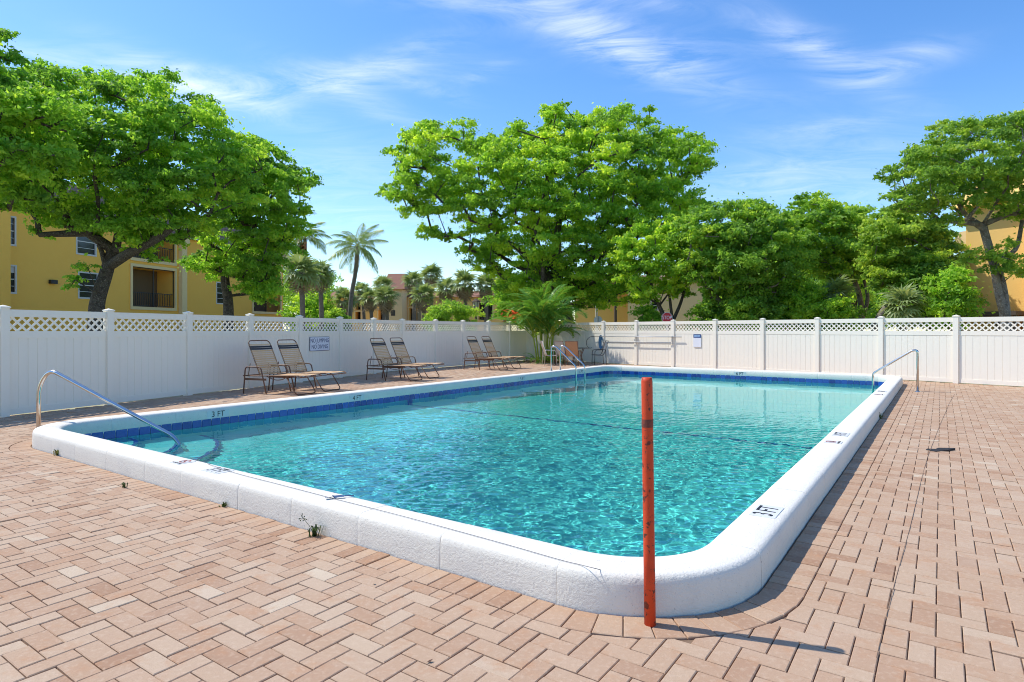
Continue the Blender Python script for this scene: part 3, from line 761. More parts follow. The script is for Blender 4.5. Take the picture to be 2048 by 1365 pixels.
# ------------------------------------------------------------------ rails, pole, rope shadows
def rail_thing(label, loc, parts, flanges=()):
    t = thing('handrail', loc, label, 'handrail')
    for nm, pts, r in parts: MB().tube(pts, r, 14).build(nm, M['steel'], t, smooth=True)
    for p in flanges:
        MB().tube([p, Vector(p)+Vector((0, 0, .012)), Vector(p)+Vector((0, 0, .022))], [.062, .058, .03], 18).build('flange', M['steel'], t)
    return t
b = uvw(3.10, 9.955, 0); e = uvw(4.10, 8.12, -.35)
p_end = uvw(4.07, 8.16, -.03); hv_ = (Vector((p_end.x, p_end.y, 0))-Vector((b.x, b.y, 0))).normalized()
pts = fillet([b, Vector((b.x, b.y, .66)), b+hv_*.16+Vector((0, 0, .90)), p_end+Vector((0, 0, .03))-hv_*.02, p_end+hv_*.12+Vector((0, 0, -.50))], [0, .20, .20, .16, 0], 8)
rail_thing('bent steel handrail slanting down to the corner steps of the pool', b, [('rail', pts, .0255)], [b])
b = uvw(16.96, .44, 0); dv = uvw(0, 1)
pts = fillet([b, b+Vector((0, 0, .955)), b+uvw(0.01, .10)+Vector((0, 0, .955)), uvw(17.02, 1.335, .385), uvw(17.02, 1.335, -.8)], [0, .07, .10, .07, 0], 6)
rail_thing('bent steel handrail standing alone at the deep end near the sunlit fence', b, [('rail', pts, .025)], [b])
t = thing('pool_ladder', uvw(16.0, 9.3, 0), 'pair of steel grab rails of a ladder over the pool edge', 'ladder')
for u_ in (15.75, 16.28):
    b = uvw(u_, 9.59, .19)
    pts = fillet([b, b+Vector((0, 0, .75)), uvw(u_, 9.42, .93), uvw(u_, 8.74, .36), uvw(u_, 8.74, -1.0)], [0, .16, .12, .09, 0], 6)
    MB().tube(pts, .024, 12).build('grab_rail', M['steel'], t, smooth=True)
    MB().tube([b, b+Vector((0, 0, .012)), b+Vector((0, 0, .024))], [.055, .052, .03], 16).build('flange', M['steel'], t)
for z_ in (-.3, -.58, -.86): MB().tube([uvw(15.75, 8.74, z_), uvw(16.28, 8.74, z_)], .022, 10).build('rung', M['steel'], t)
# painted post at the corner
pb = Vector((.666, 2.955, 0)); pt = Vector((.651, 2.957, 1.192))
m_ = MB(); ps = [pb+(pt-pb)*s for s in (0, .3, .6, .9, .985, 1.0)]
m_.tube(ps, [.0275, .0272, .0270, .0268, .0268, .024], 20)
t = thing('red_post', pb, 'scuffed red painted post standing at the rounded corner of the coping', 'post')
m_.build('shaft', M['redpaint'], t, smooth=False)
for p in t.children[0].data.polygons:
    if len(p.vertices) == 4: p.use_smooth = True
m_ = MB(); m_.tube([pb+(pt-pb)*.80, pb+(pt-pb)*.832], .0279, 20, cap=False); m_.build('worn_band', mat('worn_band', (.22, .045, .025), .7, noise=[(40, .7, (.10, .03, .02), 4, .45, .6)]), t, smooth=True)
# shadow of an unseen rope on the coping, modelled as a thin grey tube
def cop_z(d):
    xs = [p[0] for p in prof[2:]]; zs = [p[1] for p in prof[2:]]; return float(np.interp(d, xs, zs))
def cop_at(px, py):
    z = .2
    for _ in range(8):
        w_ = ground(px, py, z); d, _n = sd_pool(*to_uv(w_.x, w_.y)); z = cop_z(d)
    return w_+Vector((0, 0, .0055))
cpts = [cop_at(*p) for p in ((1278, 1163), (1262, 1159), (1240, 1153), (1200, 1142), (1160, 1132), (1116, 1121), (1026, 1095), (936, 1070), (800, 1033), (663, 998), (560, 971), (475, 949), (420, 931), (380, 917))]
o = MB().tube(smooth_path(cpts, 6), .0019, 6).build('rope_shadow', M['rope_shadow']); tag(o, 'thin grey tube for a rope shadow along the white coping of the shallow end', 'rope_shadow')
kp = cop_at(668, 998)+Vector((0, 0, .003))  # knot in the rope shadow, shaped as small dark flaps
m_ = MB()
for a, l, w in ((20, .07, .035), (200, .06, .04), (110, .035, .03)):
    c_ = Matrix.Rotation(R(a), 3, 'Z')
    m_.add([kp+c_ @ Vector(p) for p in ((0, -.01, 0), (l, -w/2, .004), (l*1.05, w/2, .010), (0, .01, .012))], [(0, 1, 2, 3)])
m_.tube([kp, kp+Vector((.06, .03, .004)), kp+Vector((.13, .055, .002))], .004, 6)
o = m_.build('knot_shadow', M['shadownavy']); tag(o, 'small navy flaps for the knot of a rope shadow on the white coping', 'knot_shadow')
c2 = [(1909, 789), (1899, 806), (1891, 825), (1884, 840), (1877, 857), (1869, 878), (1856, 912), (1844, 954), (1833, 1000), (1818, 1062), (1804, 1112), (1791, 1160), (1780, 1203), (1767, 1254), (1753, 1315)]  # rope shadow crossing the deck, modelled as a thin brown tube
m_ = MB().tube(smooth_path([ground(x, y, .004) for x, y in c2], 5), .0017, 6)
o = m_.build('rope_shadow', mat('rope_shadow_brown', (.22, .14, .095), .9)); tag(o, 'long dark tube for a rope shadow across the brick pavers beside the pool', 'rope_shadow')
sp_ = ground(1880, 900, .006); m_ = MB()  # star-shaped cast shadow, laid down as a flat dark sheet
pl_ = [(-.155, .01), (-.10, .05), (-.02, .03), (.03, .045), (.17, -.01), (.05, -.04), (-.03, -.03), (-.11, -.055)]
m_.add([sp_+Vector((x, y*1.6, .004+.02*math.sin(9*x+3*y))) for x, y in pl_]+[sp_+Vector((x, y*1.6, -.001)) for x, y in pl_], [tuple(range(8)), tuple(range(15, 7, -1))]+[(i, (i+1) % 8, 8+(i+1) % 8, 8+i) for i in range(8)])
o = m_.build('shadow_sheet', M['shadowdark']); tag(o, 'flat jagged black sheet for a cast shadow on the pavers', 'shadow_patch')

# skimmer poles on the back fence -------------------------------------
def pole_thing(k0, k1, z, label, tail=None):
    A, B = bf_at(k0)+BN*.12, bf_at(k1)+BN*.12; A.z = z; B.z = z+.01
    t = thing('pool_pole', ((A.x+B.x)/2, (A.y+B.y)/2, z), label, 'pole')
    MB().tube([A, B], .017, 10).build('shaft', M['polealu'], t, smooth=True)
    return t, A, B
t, A, B = pole_thing(7.05, 4.75, 1.155, 'upper aluminium pole with a curved life hook on the sunlit fence')
hook = [A, A-BD*.30, A-BD*.62+Vector((0, 0, -.04)), A-BD*.82+Vector((0, 0, -.20)), A-BD*.80+Vector((0, 0, -.42)), A-BD*.62+Vector((0, 0, -.52)), A-BD*.50+Vector((0, 0, -.50))]
MB().tube(smooth_path(hook, 6), .011, 8).build('hook', M['blackmetal'], t, smooth=True)
t, A, B = pole_thing(7.0, 5.02, .93, 'lower aluminium pole with a blue skimmer net on the sunlit fence')
m_ = MB(); C_ = A-BD*.03; ov = []
for k in range(18): a = 2*math.pi*k/18; ov.append(C_+BD*.13*math.cos(a)+Vector((0, 0, -.02+.30*math.sin(a)))+BN*(.02))
m_.tube(ov+[ov[0]], .009, 6, cap=False); m_.build('hoop', M['netblue'], t)
m_ = MB(); cc = C_+Vector((0, 0, -.10))-BN*.05; rim = ov
m_.add(rim+[(p+cc)/2-BN*.04 for p in rim]+[cc-BN*.06], [(i, (i+1) % 18, 18+(i+1) % 18, 18+i) for i in range(18)]+[(18+i, 18+(i+1) % 18, 36) for i in range(18)]); m_.build('net', M['netblue'], t)
for k, zz in ((5.98, 1.04), (5.0, 1.04)):
    p = bf_at(k)+BN*.085; m_ = MB().box((p.x, p.y, zz), (.03, .05, .32)).tube([p+Vector((0, 0, 1.125)), p+BN*.07+Vector((0, 0, 1.125))], .008, 6)
    m_.tube([p+Vector((0, 0, .90)), p+BN*.07+Vector((0, 0, .90))], .008, 6)
    o = m_.build('pole_hanger', M['palemetal']); tag(o, 'metal hanger holding the poles at the '+('middle of the sunlit fence' if k > 5.5 else 'post beside the blue-headed notice'), 'bracket', 'pole hangers on the fence')

# ------------------------------------------------------------------ loungers
def make_lounger():
    """x runs from the back legs to the foot, y across, z up"""
    t = thing('chaise_lounge', (0, 0, 0), 'x', 'chaise lounge', 'brown strap loungers along the fence', world_parts=False)
    w = .33; r = .0125
    for s in (-1, 1):
        y = s*(w+.05)
        path = fillet([(0, y, 0), (.055, y, .60), (.50, y, .60), (.66, y, 0)], [0, .08, .08, 0], 5)
        MB().tube(path, r*1.15, 8).build('arm_frame', M['bronze'], t, smooth=True)
        MB().box((.34, y, .33), (.62, .022, .045)).build('side_bar', M['bronze'], t)
        pth = fillet([(.12, s*w, .40), (1.52, s*w, .42)], 0); MB().tube([(.10, s*w, .40), (.5, s*w, .405), (1.0, s*w, .42), (1.52, s*w, .43)], r, 8).build('seat_rail', M['bronze'], t, smooth=True)
        MB().tube(smooth_path([(.62, s*w, .40), (.85, s*w, .33), (1.05, s*w, .34), (1.22, s*w, .415)], 4), r*.8, 6).build('brace', M['bronze'], t, smooth=True)
        MB().tube([(-.05, s*w*.9, .40), (.12, s*w*.9, .40), (.34, s*w*.9, .41)], r, 6).build('notch_bar', M['bronze'], t)
        MB().tube([(.05, s*w*.86, .42), (.10, s*w*.86, .67)], r*.7, 6).build('prop', M['bronze'], t)
    MB().tube([(-.01, -w-.05, .40), (-.01, w+.05, .40)], r*.9, 6).build('cross_bar', M['bronze'], t)
    loop = fillet([(1.30, -w, .42), (1.42, -w, .0125), (1.42, w, .0125), (1.30, w, .42)], [0, .10, .10, 0], 6)
    loop = fillet([(1.14, -w*.97, .42), (1.44, -w*.97, .0130), (1.44, w*.97, .0130), (1.14, w*.97, .42)], [0, .09, .09, 0], 6)
    MB().tube(loop, r, 8).build('foot_loop', M['bronze'], t, smooth=True)
    loop2 = fillet([(1.53, -w, .43), (1.60, -w, .40), (1.60, w, .40), (1.53, w, .43)], [0, .04, .04, 0], 4)
    MB().tube(loop2, r, 8).build('end_bar', M['bronze'], t, smooth=True)
    # reclined back
    p0 = Vector((.42, 0, .42)); p1 = Vector((.06, 0, 1.185)); bd = (p1-p0); L_ = bd.length; bd.normalize(); bn = Vector((bd.z, 0, -bd.x))
    fr = fillet([p0+Vector((0, -w+.01, 0)), p1+Vector((0, -w+.01, 0)), p1+Vector((0, w-.01, 0)), p0+Vector((0, w-.01, 0))], [0, .11, .11, 0], 6)
    MB().tube(fr, r, 8).build('back_frame', M['bronze'], t, smooth=True)
    def strap(mb, c, dirv, nrm, hw, sag=.012, tv=.5, th=.004, yw=w):
        ys = [-yw-.008, -yw*.5, 0, yw*.5, yw+.008]; P = []
        for k, y in enumerate(ys):
            sg_ = -sag*(1-(y/yw)**2)+.010
            for a in (-hw, hw):
                q = c+dirv*a+nrm*sg_; P.append(Vector((q.x, y, q.z)))
        n = len(P); P2 = [p-nrm*th for p in P]
        fs = [(2*k, 2*k+1, 2*k+3, 2*k+2) for k in range(4)]+[(n+2*k, n+2*k+2, n+2*k+3, n+2*k+1) for k in range(4)]+[(2*k, 2*k+2, n+2*k+2, n+2*k) for k in range(4)]+[(2*k+1, n+2*k+1, n+2*k+3, 2*k+3) for k in range(4)]
        mb.add(P+P2, fs, tv)
    mbk = MB(); dk = MB(); s = .03; i = 0
    while s < L_-.085:
        c = p0+bd*s; tv = random.random()*.8+(.25 if s > .55 else 0)
        if L_-.235 < s < L_-.135: strap(dk, c, bd, bn, .021)
        else: strap(mbk, c, bd, bn, .0198, tv=min(tv, 1))
        s += .0505
    mbk.build('back_straps', M['strap'], t)
    dk.build('dark_straps', M['strapdark'], t)
    ms = MB(); x = .46
    while x < 1.56:
        z = float(np.interp(x, [.1, .5, 1.0, 1.52], [.40, .405, .42, .43]))
        strap(ms, Vector((x, 0, z)), Vector((1, 0, 0)), Vector((0, 0, 1)), .0195, tv=random.random()); x += .0505
    ms.build('seat_straps', M['strap'], t)
    return t
lng = make_lounger()
def place_lounger(i, px, py, axis_deg, label):
    global lng
    o = lng if i == 0 else copy_tree(lng)
    a = ground(px, py); d = Vector((math.cos(axis_deg), math.sin(axis_deg), 0)); side = Vector((-d.y, d.x, 0))
    # (px,py) is the foot of the near back leg (y = -0.38)
    o.location = a+side*.38; o.rotation_euler = (0, 0, axis_deg); o['label'] = label; return o
A1, A2, A3 = R(-22), R(-24), R(-27)
place_lounger(0, 487, 787.5, A1, 'tan strap lounger closest to the shallow-end steps, leftmost of all six')
b1 = ground(487, 787.5); fd = Vector((.3584, .9336, 0))
def px_of(p): return (HX+FPX*p.x/p.y, HY+FPX*CAM_H/p.y)
q = b1+fd*.90; place_lounger(1, *px_of(q), A1, 'tan strap lounger just in front of the NO JUMPING sign')
b2 = ground(733, 760.5); place_lounger(2, 733, 760.5, A2, 'tan strap lounger in the middle pair, the one nearer the NO JUMPING sign')
q = b2+fd*1.04; place_lounger(3, *px_of(q), A2, 'tan strap lounger in the middle pair, the one further from the NO JUMPING sign')
b3_ = ground(928, 739.6); place_lounger(4, 928, 739.6, A3, 'tan strap lounger in the pair near the palm, the one further from the palm')
fd2 = Vector((.47, .88, 0)); q = b3_+fd2*1.05; place_lounger(5, *px_of(q), A3, 'tan strap lounger closest to the arching palm clump')

# ------------------------------------------------------------------ patio table and chairs
tb = thing('patio_table', (2.72, 25.35, 0), 'round dark patio table behind the pool ladder', 'table')
m_ = MB(); m_.prism([(2.72+.52*math.cos(a), 25.35+.52*math.sin(a)) for a in np.linspace(0, 2*math.pi, 25)[:-1]], .675, .70); m_.build('tabletop', M['glasstop'], tb)
for k in range(4):
    a = R(45+90*k); MB().tube(smooth_path([(2.72+.36*math.cos(a), 25.35+.36*math.sin(a), 0), (2.72+.2*math.cos(a), 25.35+.2*math.sin(a), .35), (2.72+.34*math.cos(a), 25.35+.34*math.sin(a), .675)], 4), .014, 7).build('leg', M['bronze'], tb)
def sling_chair(loc, rz, fm, sm, label):
    """sits facing +x"""
    t = thing('patio_chair', loc, label, 'chair', 'patio chairs round the table', rz, world_parts=False)
    for s in (-1, 1):
        y = s*.27
        MB().tube(fillet([(.24, y, 0), (.22, y, .60), (-.22, y, .62), (-.25, y, 0)], [0, .1, .06, 0], 5), .013, 7).build('leg_frame', fm, t, smooth=True)
        MB().tube(fillet([(.25, y*.92, .40), (-.14, y*.92, .38), (-.34, y*.92, .98)], [0, .10, 0], 5), .012, 7).build('side_rail', fm, t, smooth=True)
    MB().tube([(-.34, -.25, .98), (-.34, .25, .98)], .012, 7).build('top_rail', fm, t)
    MB().tube([(.25, -.25, .40), (.25, .25, .40)], .012, 7).build('front_rail', fm, t)
    if sm is not None:
        path = [(.25, .405), (.0, .375), (-.12, .385), (-.17, .45), (-.25, .70), (-.34, .98)]; m_ = MB(); vs = []
        for x, z in path: vs += [(x, -.245, z), (x, .245, z), (x-.006, -.245, z+.0), (x-.006, .245, z-.006)]
        fs = []
        for i in range(len(path)-1):
            a = 4*i; fs += [(a, a+1, a+5, a+4), (a+2, a+6, a+7, a+3)]
        m_.add(vs, fs); m_.build('sling', sm, t)
    return t
sling_chair(Vector((2.45, 24.55, 0)), R(72), M['bronze'], M['sling'], 'patio chair with a rust tan sling seen from behind')
sling_chair(Vector((2.14, 25.05, 0)), R(40), M['bronze'], M['slingpale'], 'patio chair with a pale washed-out sling at the round table')
sling_chair(Vector((1.52, 24.9, 0)), R(8), M['palemetal'], M['slingpale'], 'pale metal patio chair seen side-on before the palm clump')
sling_chair(Vector((3.62, 25.5, 0)), R(184), M['blackmetal'], None, 'bare black tubular chair frame without a sling by the sunlit fence')

# ------------------------------------------------------------------ buildings
class Wall:
    """a facade plane: o ground corner, direction ex; outward normal to the left-hand side of the viewer's choice"""
    def __init__(s, o, ex, n):
        s.o = Vector((o[0], o[1], 0)); s.ex = Vector((ex[0], ex[1], 0)).normalized(); s.n = Vector((n[0], n[1], 0)).normalized()
    def P(s, t, z, d=0): return s.o+s.ex*t+s.n*d+Vector((0, 0, z))
    def hit(s, px, py=None):
        a = (px-HX)/FPX; t = (a*s.o.y-s.o.x)/(s.ex.x-a*s.ex.y); Y = s.o.y+s.ex.y*t
        return t if py is None else (t, CAM_H+(HY-py)/FPX*Y)
    def rect(s, x0, y0, x1, y1):
        """pixel box -> (t0,t1,z0,z1) using its middle depth"""
        t0, t1 = s.hit(x0), s.hit(x1); Y = s.o.y+s.ex.y*(t0+t1)/2
        return t0, t1, CAM_H+(HY-y1)/FPX*Y, CAM_H+(HY-y0)/FPX*Y
def facade(w, t0, t1, z0, z1, holes, name, mt, parent, depth=.14):
    m_ = MB(); ts = sorted({t0, t1, *[h[0] for h in holes], *[h[1] for h in holes]}); zs = sorted({z0, z1, *[h[2] for h in holes], *[h[3] for h in holes]})
    ts = [t for t in ts if t0 <= t <= t1]; zs = [z for z in zs if z0 <= z <= z1]
    for a, b in zip(ts, ts[1:]):
        for c, d in zip(zs, zs[1:]):
            mt_, mz_ = (a+b)/2, (c+d)/2
            if any(h[0] < mt_ < h[1] and h[2] < mz_ < h[3] for h in holes): continue
            m_.add([w.P(a, c), w.P(b, c), w.P(b, d), w.P(a, d)], [(0, 1, 2, 3)])
    for h in holes:
        a, b, c, d = h[:4]; dp = h[4] if len(h) > 4 else depth
        q = [w.P(a, c), w.P(b, c), w.P(b, d), w.P(a, d)]; q2 = [w.P(a, c, -dp), w.P(b, c, -dp), w.P(b, d, -dp), w.P(a, d, -dp)]
        m_.add(q+q2, [(i, (i+1) % 4, 4+(i+1) % 4, 4+i) for i in range(4)])
    return m_.build(name, mt, parent)
def bar(mb, w, t0, t1, z0, z1, d0, d1):
    q = [w.P(t0, z0, d0), w.P(t1, z0, d0), w.P(t1, z1, d0), w.P(t0, z1, d0), w.P(t0, z0, d1), w.P(t1, z0, d1), w.P(t1, z1, d1), w.P(t0, z1, d1)]
    mb.add(q, [(0, 3, 2, 1), (4, 5, 6, 7), (0, 1, 5, 4), (1, 2, 6, 5), (2, 3, 7, 6), (3, 0, 4, 7)])
def window(w, r, parent, rows=4, blind=0, split=False):
    t0, t1, z0, z1 = r[:4]; f = MB(); e = .055
    bar(f, w, t0-.04, t1+.04, z0-.05, z0+e, -.10, .025); bar(f, w, t0-.04, t1+.04, z1-e, z1+.04, -.10, .022)
    bar(f, w, t0-.04, t0+e, z0+e, z1-e, -.10, .02); bar(f, w, t1-e, t1+.04, z0+e, z1-e, -.10, .02)
    fo_ = f.build('window', M['winframe'], parent)
    for k in range(1, rows):
        z = z0+(z1-z0)*k/rows; m_ = MB(); bar(m_, w, t0+e, t1-e, z-(.03 if k*2 == rows else .015), z+(.03 if k*2 == rows else .015), -.085, -.03); m_.build('sash', M['winframe'], fo_, off=parent['_o'])
    zs = [z0+(z1-z0)*k/rows for k in range(rows+1)]
    for k in range(rows):
        m_ = MB(); bar(m_, w, t0+e, t1-e, zs[k], zs[k+1], -.11, -.07+.004*(k % 2))
        m_.build('pane', M['blind'] if blind and k >= rows-blind else M['pane'], fo_, off=parent['_o'])
    return fo_
def porch(w, r, parent, rail=True, back=1.6, door=True, furniture=False):
    """recessed screened balcony: side walls come from the facade opening, here back wall, door, screen frame and railing"""
    t0, t1, z0, z1 = r[:4]
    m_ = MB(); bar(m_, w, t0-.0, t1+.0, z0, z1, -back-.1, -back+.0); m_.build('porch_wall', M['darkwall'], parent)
    if door:
        m_ = MB(); bar(m_, w, t0+(t1-t0)*.03, t0+(t1-t0)*.40, z0, z0+(z1-z0)*.78, -back, -back+.05); dd = m_.build('sliding_door', M['pane'], parent)
        for k in range(5):
            b_ = MB(); tt = t0+(t1-t0)*(.07+.035*k); bar(b_, w, tt, tt+.05, z0+.1, z0+(z1-z0)*.74, -back+.05, -back+.07); b_.build('blind_slat', M['blind'], dd, off=parent['_o'])
    m_ = MB(); e = .05
    for tt in (t0, t0+(t1-t0)*.5-e/2, t1-e): bar(m_, w, tt, tt+e, z0, z1, -.12, -.06)
    bar(m_, w, t0+e, t1-e, z1-e, z1, -.115, -.065); m_.build('screen_frame', M['blackmetal'], parent)
    if rail:
        m_ = MB(); h = 1.0; bar(m_, w, t0+e, t1-e, z0+h, z0+h+.05, -.20, -.14); bar(m_, w, t0+e, t1-e, z0+.08, z0+.12, -.20, -.14)
        n = max(3, int((t1-t0)/.16))
        for k in range(1, n): tt = t0+(t1-t0)*k/n; bar(m_, w, tt-.014, tt+.014, z0+.12, z0+h, -.185, -.157)
        m_.build('railing', M['blackmetal'], parent)
    f = MB(); e = .16
    bar(f, w, t0-e, t1+e, z0-.22, z0, .003, .09); bar(f, w, t0-e, t1+e, z1, z1+.20, .003, .09); bar(f, w, t0-e, t0, z0, z1, .003, .088); bar(f, w, t1, t1+e, z0, z1, .003, .088)
    f.build('surround', M['stuccotrim'], parent)

# the long yellow block behind the fence in shade
wl = Wall((-28.8, 35.0), (.242, .970), (.970, -.242))
b1 = thing('apartment_building', (-28.8, 35, 0), 'long yellow three-storey block with brown shingle roof behind the large tree', 'building')
wins = [wl.rect(9, 531, 32, 586), wl.rect(8, 433, 31, 490), wl.rect(157, 546, 196, 597), wl.rect(153, 459, 192, 510), wl.rect(433, 566, 454, 608), wl.rect(433, 490, 454, 530)]
floor_h = wins[0][2]-1.15
por = [wl.rect(264, 538, 349, 615), wl.rect(264, 452, 349, 521), wl.rect(506, 528, 560, 624), wl.rect(506, 470, 560, 512)]
por = [(a, b, c, d, 1.7) for a, b, c, d in por]
tE = wl.hit(566)
facade(wl, -7, tE, 0, 8.62, wins+por, 'wall', M['stucco'], b1)
for i, r in enumerate(wins): window(wl, r, b1, 4, blind=1 if i in (0, 3) else 0)
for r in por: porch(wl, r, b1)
# end wall, back and roof volume
m_ = MB(); A, B = wl.P(tE, 0), wl.P(tE, 0, -12); m_.add([A, B, B+Vector((0, 0, 8.62)), A+Vector((0, 0, 8.62))], [(0, 1, 2, 3)])
m_.build('end_wall', M['stucco'], b1)
m_ = MB()
for k in range(9):       # courses of shingles up the steep mansard face
    z0, z1 = 8.62+.26*k, 8.62+.26*(k+1); d0, d1 = .35-.16*k, .35-.16*(k+1)
    m_.add([wl.P(-7, z0, d0+.03), wl.P(tE-.6, z0, d0+.03), wl.P(tE-.6, z1, d1), wl.P(-7, z1, d1), wl.P(-7, z0, d0-.02), wl.P(tE-.6, z0, d0-.02)], [(0, 1, 2, 3), (4, 5, 1, 0)])
z1 = 8.62+.26*9; d1 = .35-.16*9
m_.add([wl.P(-7, z1, d1), wl.P(tE-.6, z1, d1), wl.P(tE-.6, z1, -12), wl.P(-7, z1, -12)], [(0, 1, 2, 3)])
m_.add([wl.P(-7, 8.6, .35), wl.P(tE-.6, 8.6, .35), wl.P(tE-.6, 8.6, -.1), wl.P(-7, 8.6, -.1)], [(0, 1, 2, 3)])
m_.build('roof', M['roof'], b1)
m_ = MB()                # sloping parapet at the end of the roof
q = [(.75, 8.0), (.75, 8.75), (-1.15, 11.5), (-1.75, 11.6), (-1.75, 8.0)]
vs = [wl.P(tE-.6, z, d) for d, z in q]+[wl.P(tE+.03, z, d) for d, z in q]; n = len(q)
m_.add(vs, [tuple(range(n)), tuple(range(2*n-1, n-1, -1))]+[(i, (i+1) % n, n+(i+1) % n, n+i) for i in range(n)]); m_.build('parapet', M['stuccotrim'], b1)
tm = wl.hit(349)+.4; m_ = MB(); vs = [wl.P(tm, z, d) for d, z in [(.6, 8.0), (.6, 8.75), (-1.15, 11.3), (-1.5, 11.3), (-1.5, 8.0)]]+[wl.P(tm+.5, z, d) for d, z in [(.6, 8.0), (.6, 8.75), (-1.15, 11.3), (-1.5, 11.3), (-1.5, 8.0)]]
m_.add(vs, [tuple(range(n)), tuple(range(2*n-1, n-1, -1))]+[(i, (i+1) % n, n+(i+1) % n, n+i) for i in range(n)]); m_.build('parapet', M['stuccotrim'], b1)
m_ = MB(); bar(m_, wl, tm, tm+.5, 0, 8.0, .003, .35); m_.build('pier', M['stuccotrim'], b1)
t7 = wl.hit(6); m_ = MB(); bar(m_, wl, -7, t7-.1, 0, 9.0, .003, .7); m_.build('pier', M['stucco'], b1)
r_ = wl.rect(97, 562, 107, 568); m_ = MB(); bar(m_, wl, r_[0], r_[1]+.1, r_[2], r_[3]+.05, .003, .22); m_.build('wall_lamp', M['blackmetal'], b1)

# distant two-storey block with palms in front
wc = Wall((-22.5, 68.0), (.995, -.10), (-.10, -.995))
b2 = thing('apartment_building', (-10, 67, 0), 'distant orange-yellow block with rust roof behind the row of cabbage palms', 'building')
T = wc.hit
hol = [wc.rect(711, 600, 722, 620), wc.rect(711, 624, 722, 640), wc.rect(757, 620, 772, 644), wc.rect(818, 600, 842, 612), wc.rect(818, 617, 842, 646), wc.rect(957, 606, 985, 641)]
hol = [(a, b, c, d, .9) for a, b, c, d in hol]
facade(wc, T(655), T(1010), 0, 5.0, hol, 'wall', M['stuccoor'], b2)
for i, r in enumerate(hol):
    m_ = MB(); bar(m_, wc, r[0], r[1], r[2], r[3], -.92, -.86); po = m_.build('window', M['pane'], b2)
    f = MB(); e = .12
    bar(f, wc, r[0]-e, r[1]+e, r[3], r[3]+e, .003, .08); bar(f, wc, r[0]-e, r[0], r[2], r[3], .003, .078); bar(f, wc, r[1], r[1]+e, r[2], r[3], .003, .078)
    tmid = (r[0]+r[1])/2; bar(f, wc, tmid-.04, tmid+.04, r[2], r[3], -.85, -.80)
    f.build('frame', M['stuccotrim'], po, off=b2['_o'])
ta, tb_ = T(783), T(815)
m_ = MB(); bar(m_, wc, ta, tb_, 0, 5.75, .003, 2.2); m_.build('stair_tower', M['stuccopale'], b2)
r = wc.rect(794, 622, 802, 633); m_ = MB(); bar(m_, wc, r[0], r[1], r[2], r[3], 2.15, 2.215); m_.build('window', M['screen'], b2)
m_ = MB()
def mansard(w, a, b, z0, z1, dout, din):
    m_.add([w.P(a, z0, dout), w.P(b, z0, dout), w.P(b-.3, z1, din), w.P(a+.3, z1, din), w.P(a, z0, -6), w.P(b, z0, -6), w.P(b-.3, z1, -6), w.P(a+.3, z1, -6)], [(0, 1, 2, 3), (1, 5, 6, 2), (0, 3, 7, 4), (3, 2, 6, 7), (0, 4, 5, 1)])
mansard(wc, T(655), T(1010), 5.0, 5.7, .4, -.9)
m_.build('roof', M['roofred'], b2)
m_ = MB(); mansard(wc, ta-.3, tb_+.4, 5.75, 7.5, 2.6, 1.2); m_.build('roof', M['roofred'], b2)
# pale block right of the large tree
wp = Wall((5.5, 52.0), (.98, -.2), (-.2, -.98))
b3 = thing('apartment_building', (14, 50, 0), 'pale peach block with an inside corner behind the stop sign', 'building')
tc_ = wp.hit(1256)
facade(wp, wp.hit(1150), tc_, 0, 5.3, [], 'wall', M['stuccoor'], b3)
wp2 = Wall((wp.P(tc_, 0).x, wp.P(tc_, 0).y), (.98, -.2), (-.2, -.98)); wp2.o += wp2.n*1.6
r = wp2.rect(1302, 602, 1316, 621)
facade(wp2, 0, wp2.hit(1405), 0, 5.3, [r], 'wall', M['stuccopale'], b3)
window(wp2, r, b3, 2)
m_ = MB(); m_.add([wp2.P(0, 0), wp2.P(0, 0, -1.6), wp2.P(0, 5.3, -1.6), wp2.P(0, 5.3)], [(0, 1, 2, 3)]); t_e = wp2.hit(1405); m_.add([wp2.P(t_e, 0), wp2.P(t_e, 0, -8), wp2.P(t_e, 5.3, -8), wp2.P(t_e, 5.3)], [(3, 2, 1, 0)]); m_.build('side_wall', M['stuccopale'], b3)
m_ = MB(); mansard(wp2, -4, t_e+.4, 5.3, 5.9, .4, -.6); m_.build('roof', M['roof'], b3)
# block on the other side, sunlit gable with slanted balcony fins
wr = Wall((20.75, 28.0), (.55, -.835), (-.835, -.55))
b4 = thing('apartment_building', (23, 25, 0), 'sunlit yellow block with slanted balcony fins behind the twin-trunked tree', 'building')
facade(wr, 0, 2.35, 0, 7.2, [], 'wall', M['stuccoor'], b4)
wr2 = Wall((wr.P(2.35, 0).x, wr.P(2.35, 0).y), (.55, -.835), (-.835, -.55)); wr2.o += wr2.n*.7
facade(wr2, 0, 7, 0, 6.6, [], 'wall', M['stuccoor'], b4)
m_ = MB(); m_.add([wr2.P(0, 0), wr2.P(0, 0, -.7), wr2.P(0, 6.6, -.7), wr2.P(0, 6.6)], [(0, 1, 2, 3)])
m_.add([wr.P(0, 0), wr.P(0, 0, -9), wr.P(0, 7.2, -9), wr.P(0, 7.2)], [(0, 1, 2, 3)]); m_.build('side_wall', M['stuccopale'], b4)
m_ = MB(); m_.add([wr.P(-.5, 7.0, .5), wr.P(2.2, 7.0, .5), wr.P(2.2, 8.6, -.9), wr.P(.4, 8.6, -.9), wr.P(-.5, 7.0, -8), wr.P(.4, 8.6, -8), wr.P(2.2, 8.6, -8), wr.P(2.2, 7.0, -8)], [(0, 1, 2, 3), (0, 3, 5, 4), (3, 2, 6, 5), (1, 7, 6, 2), (0, 4, 7, 1)]); m_.build('roof', M['stuccoor'], b4)
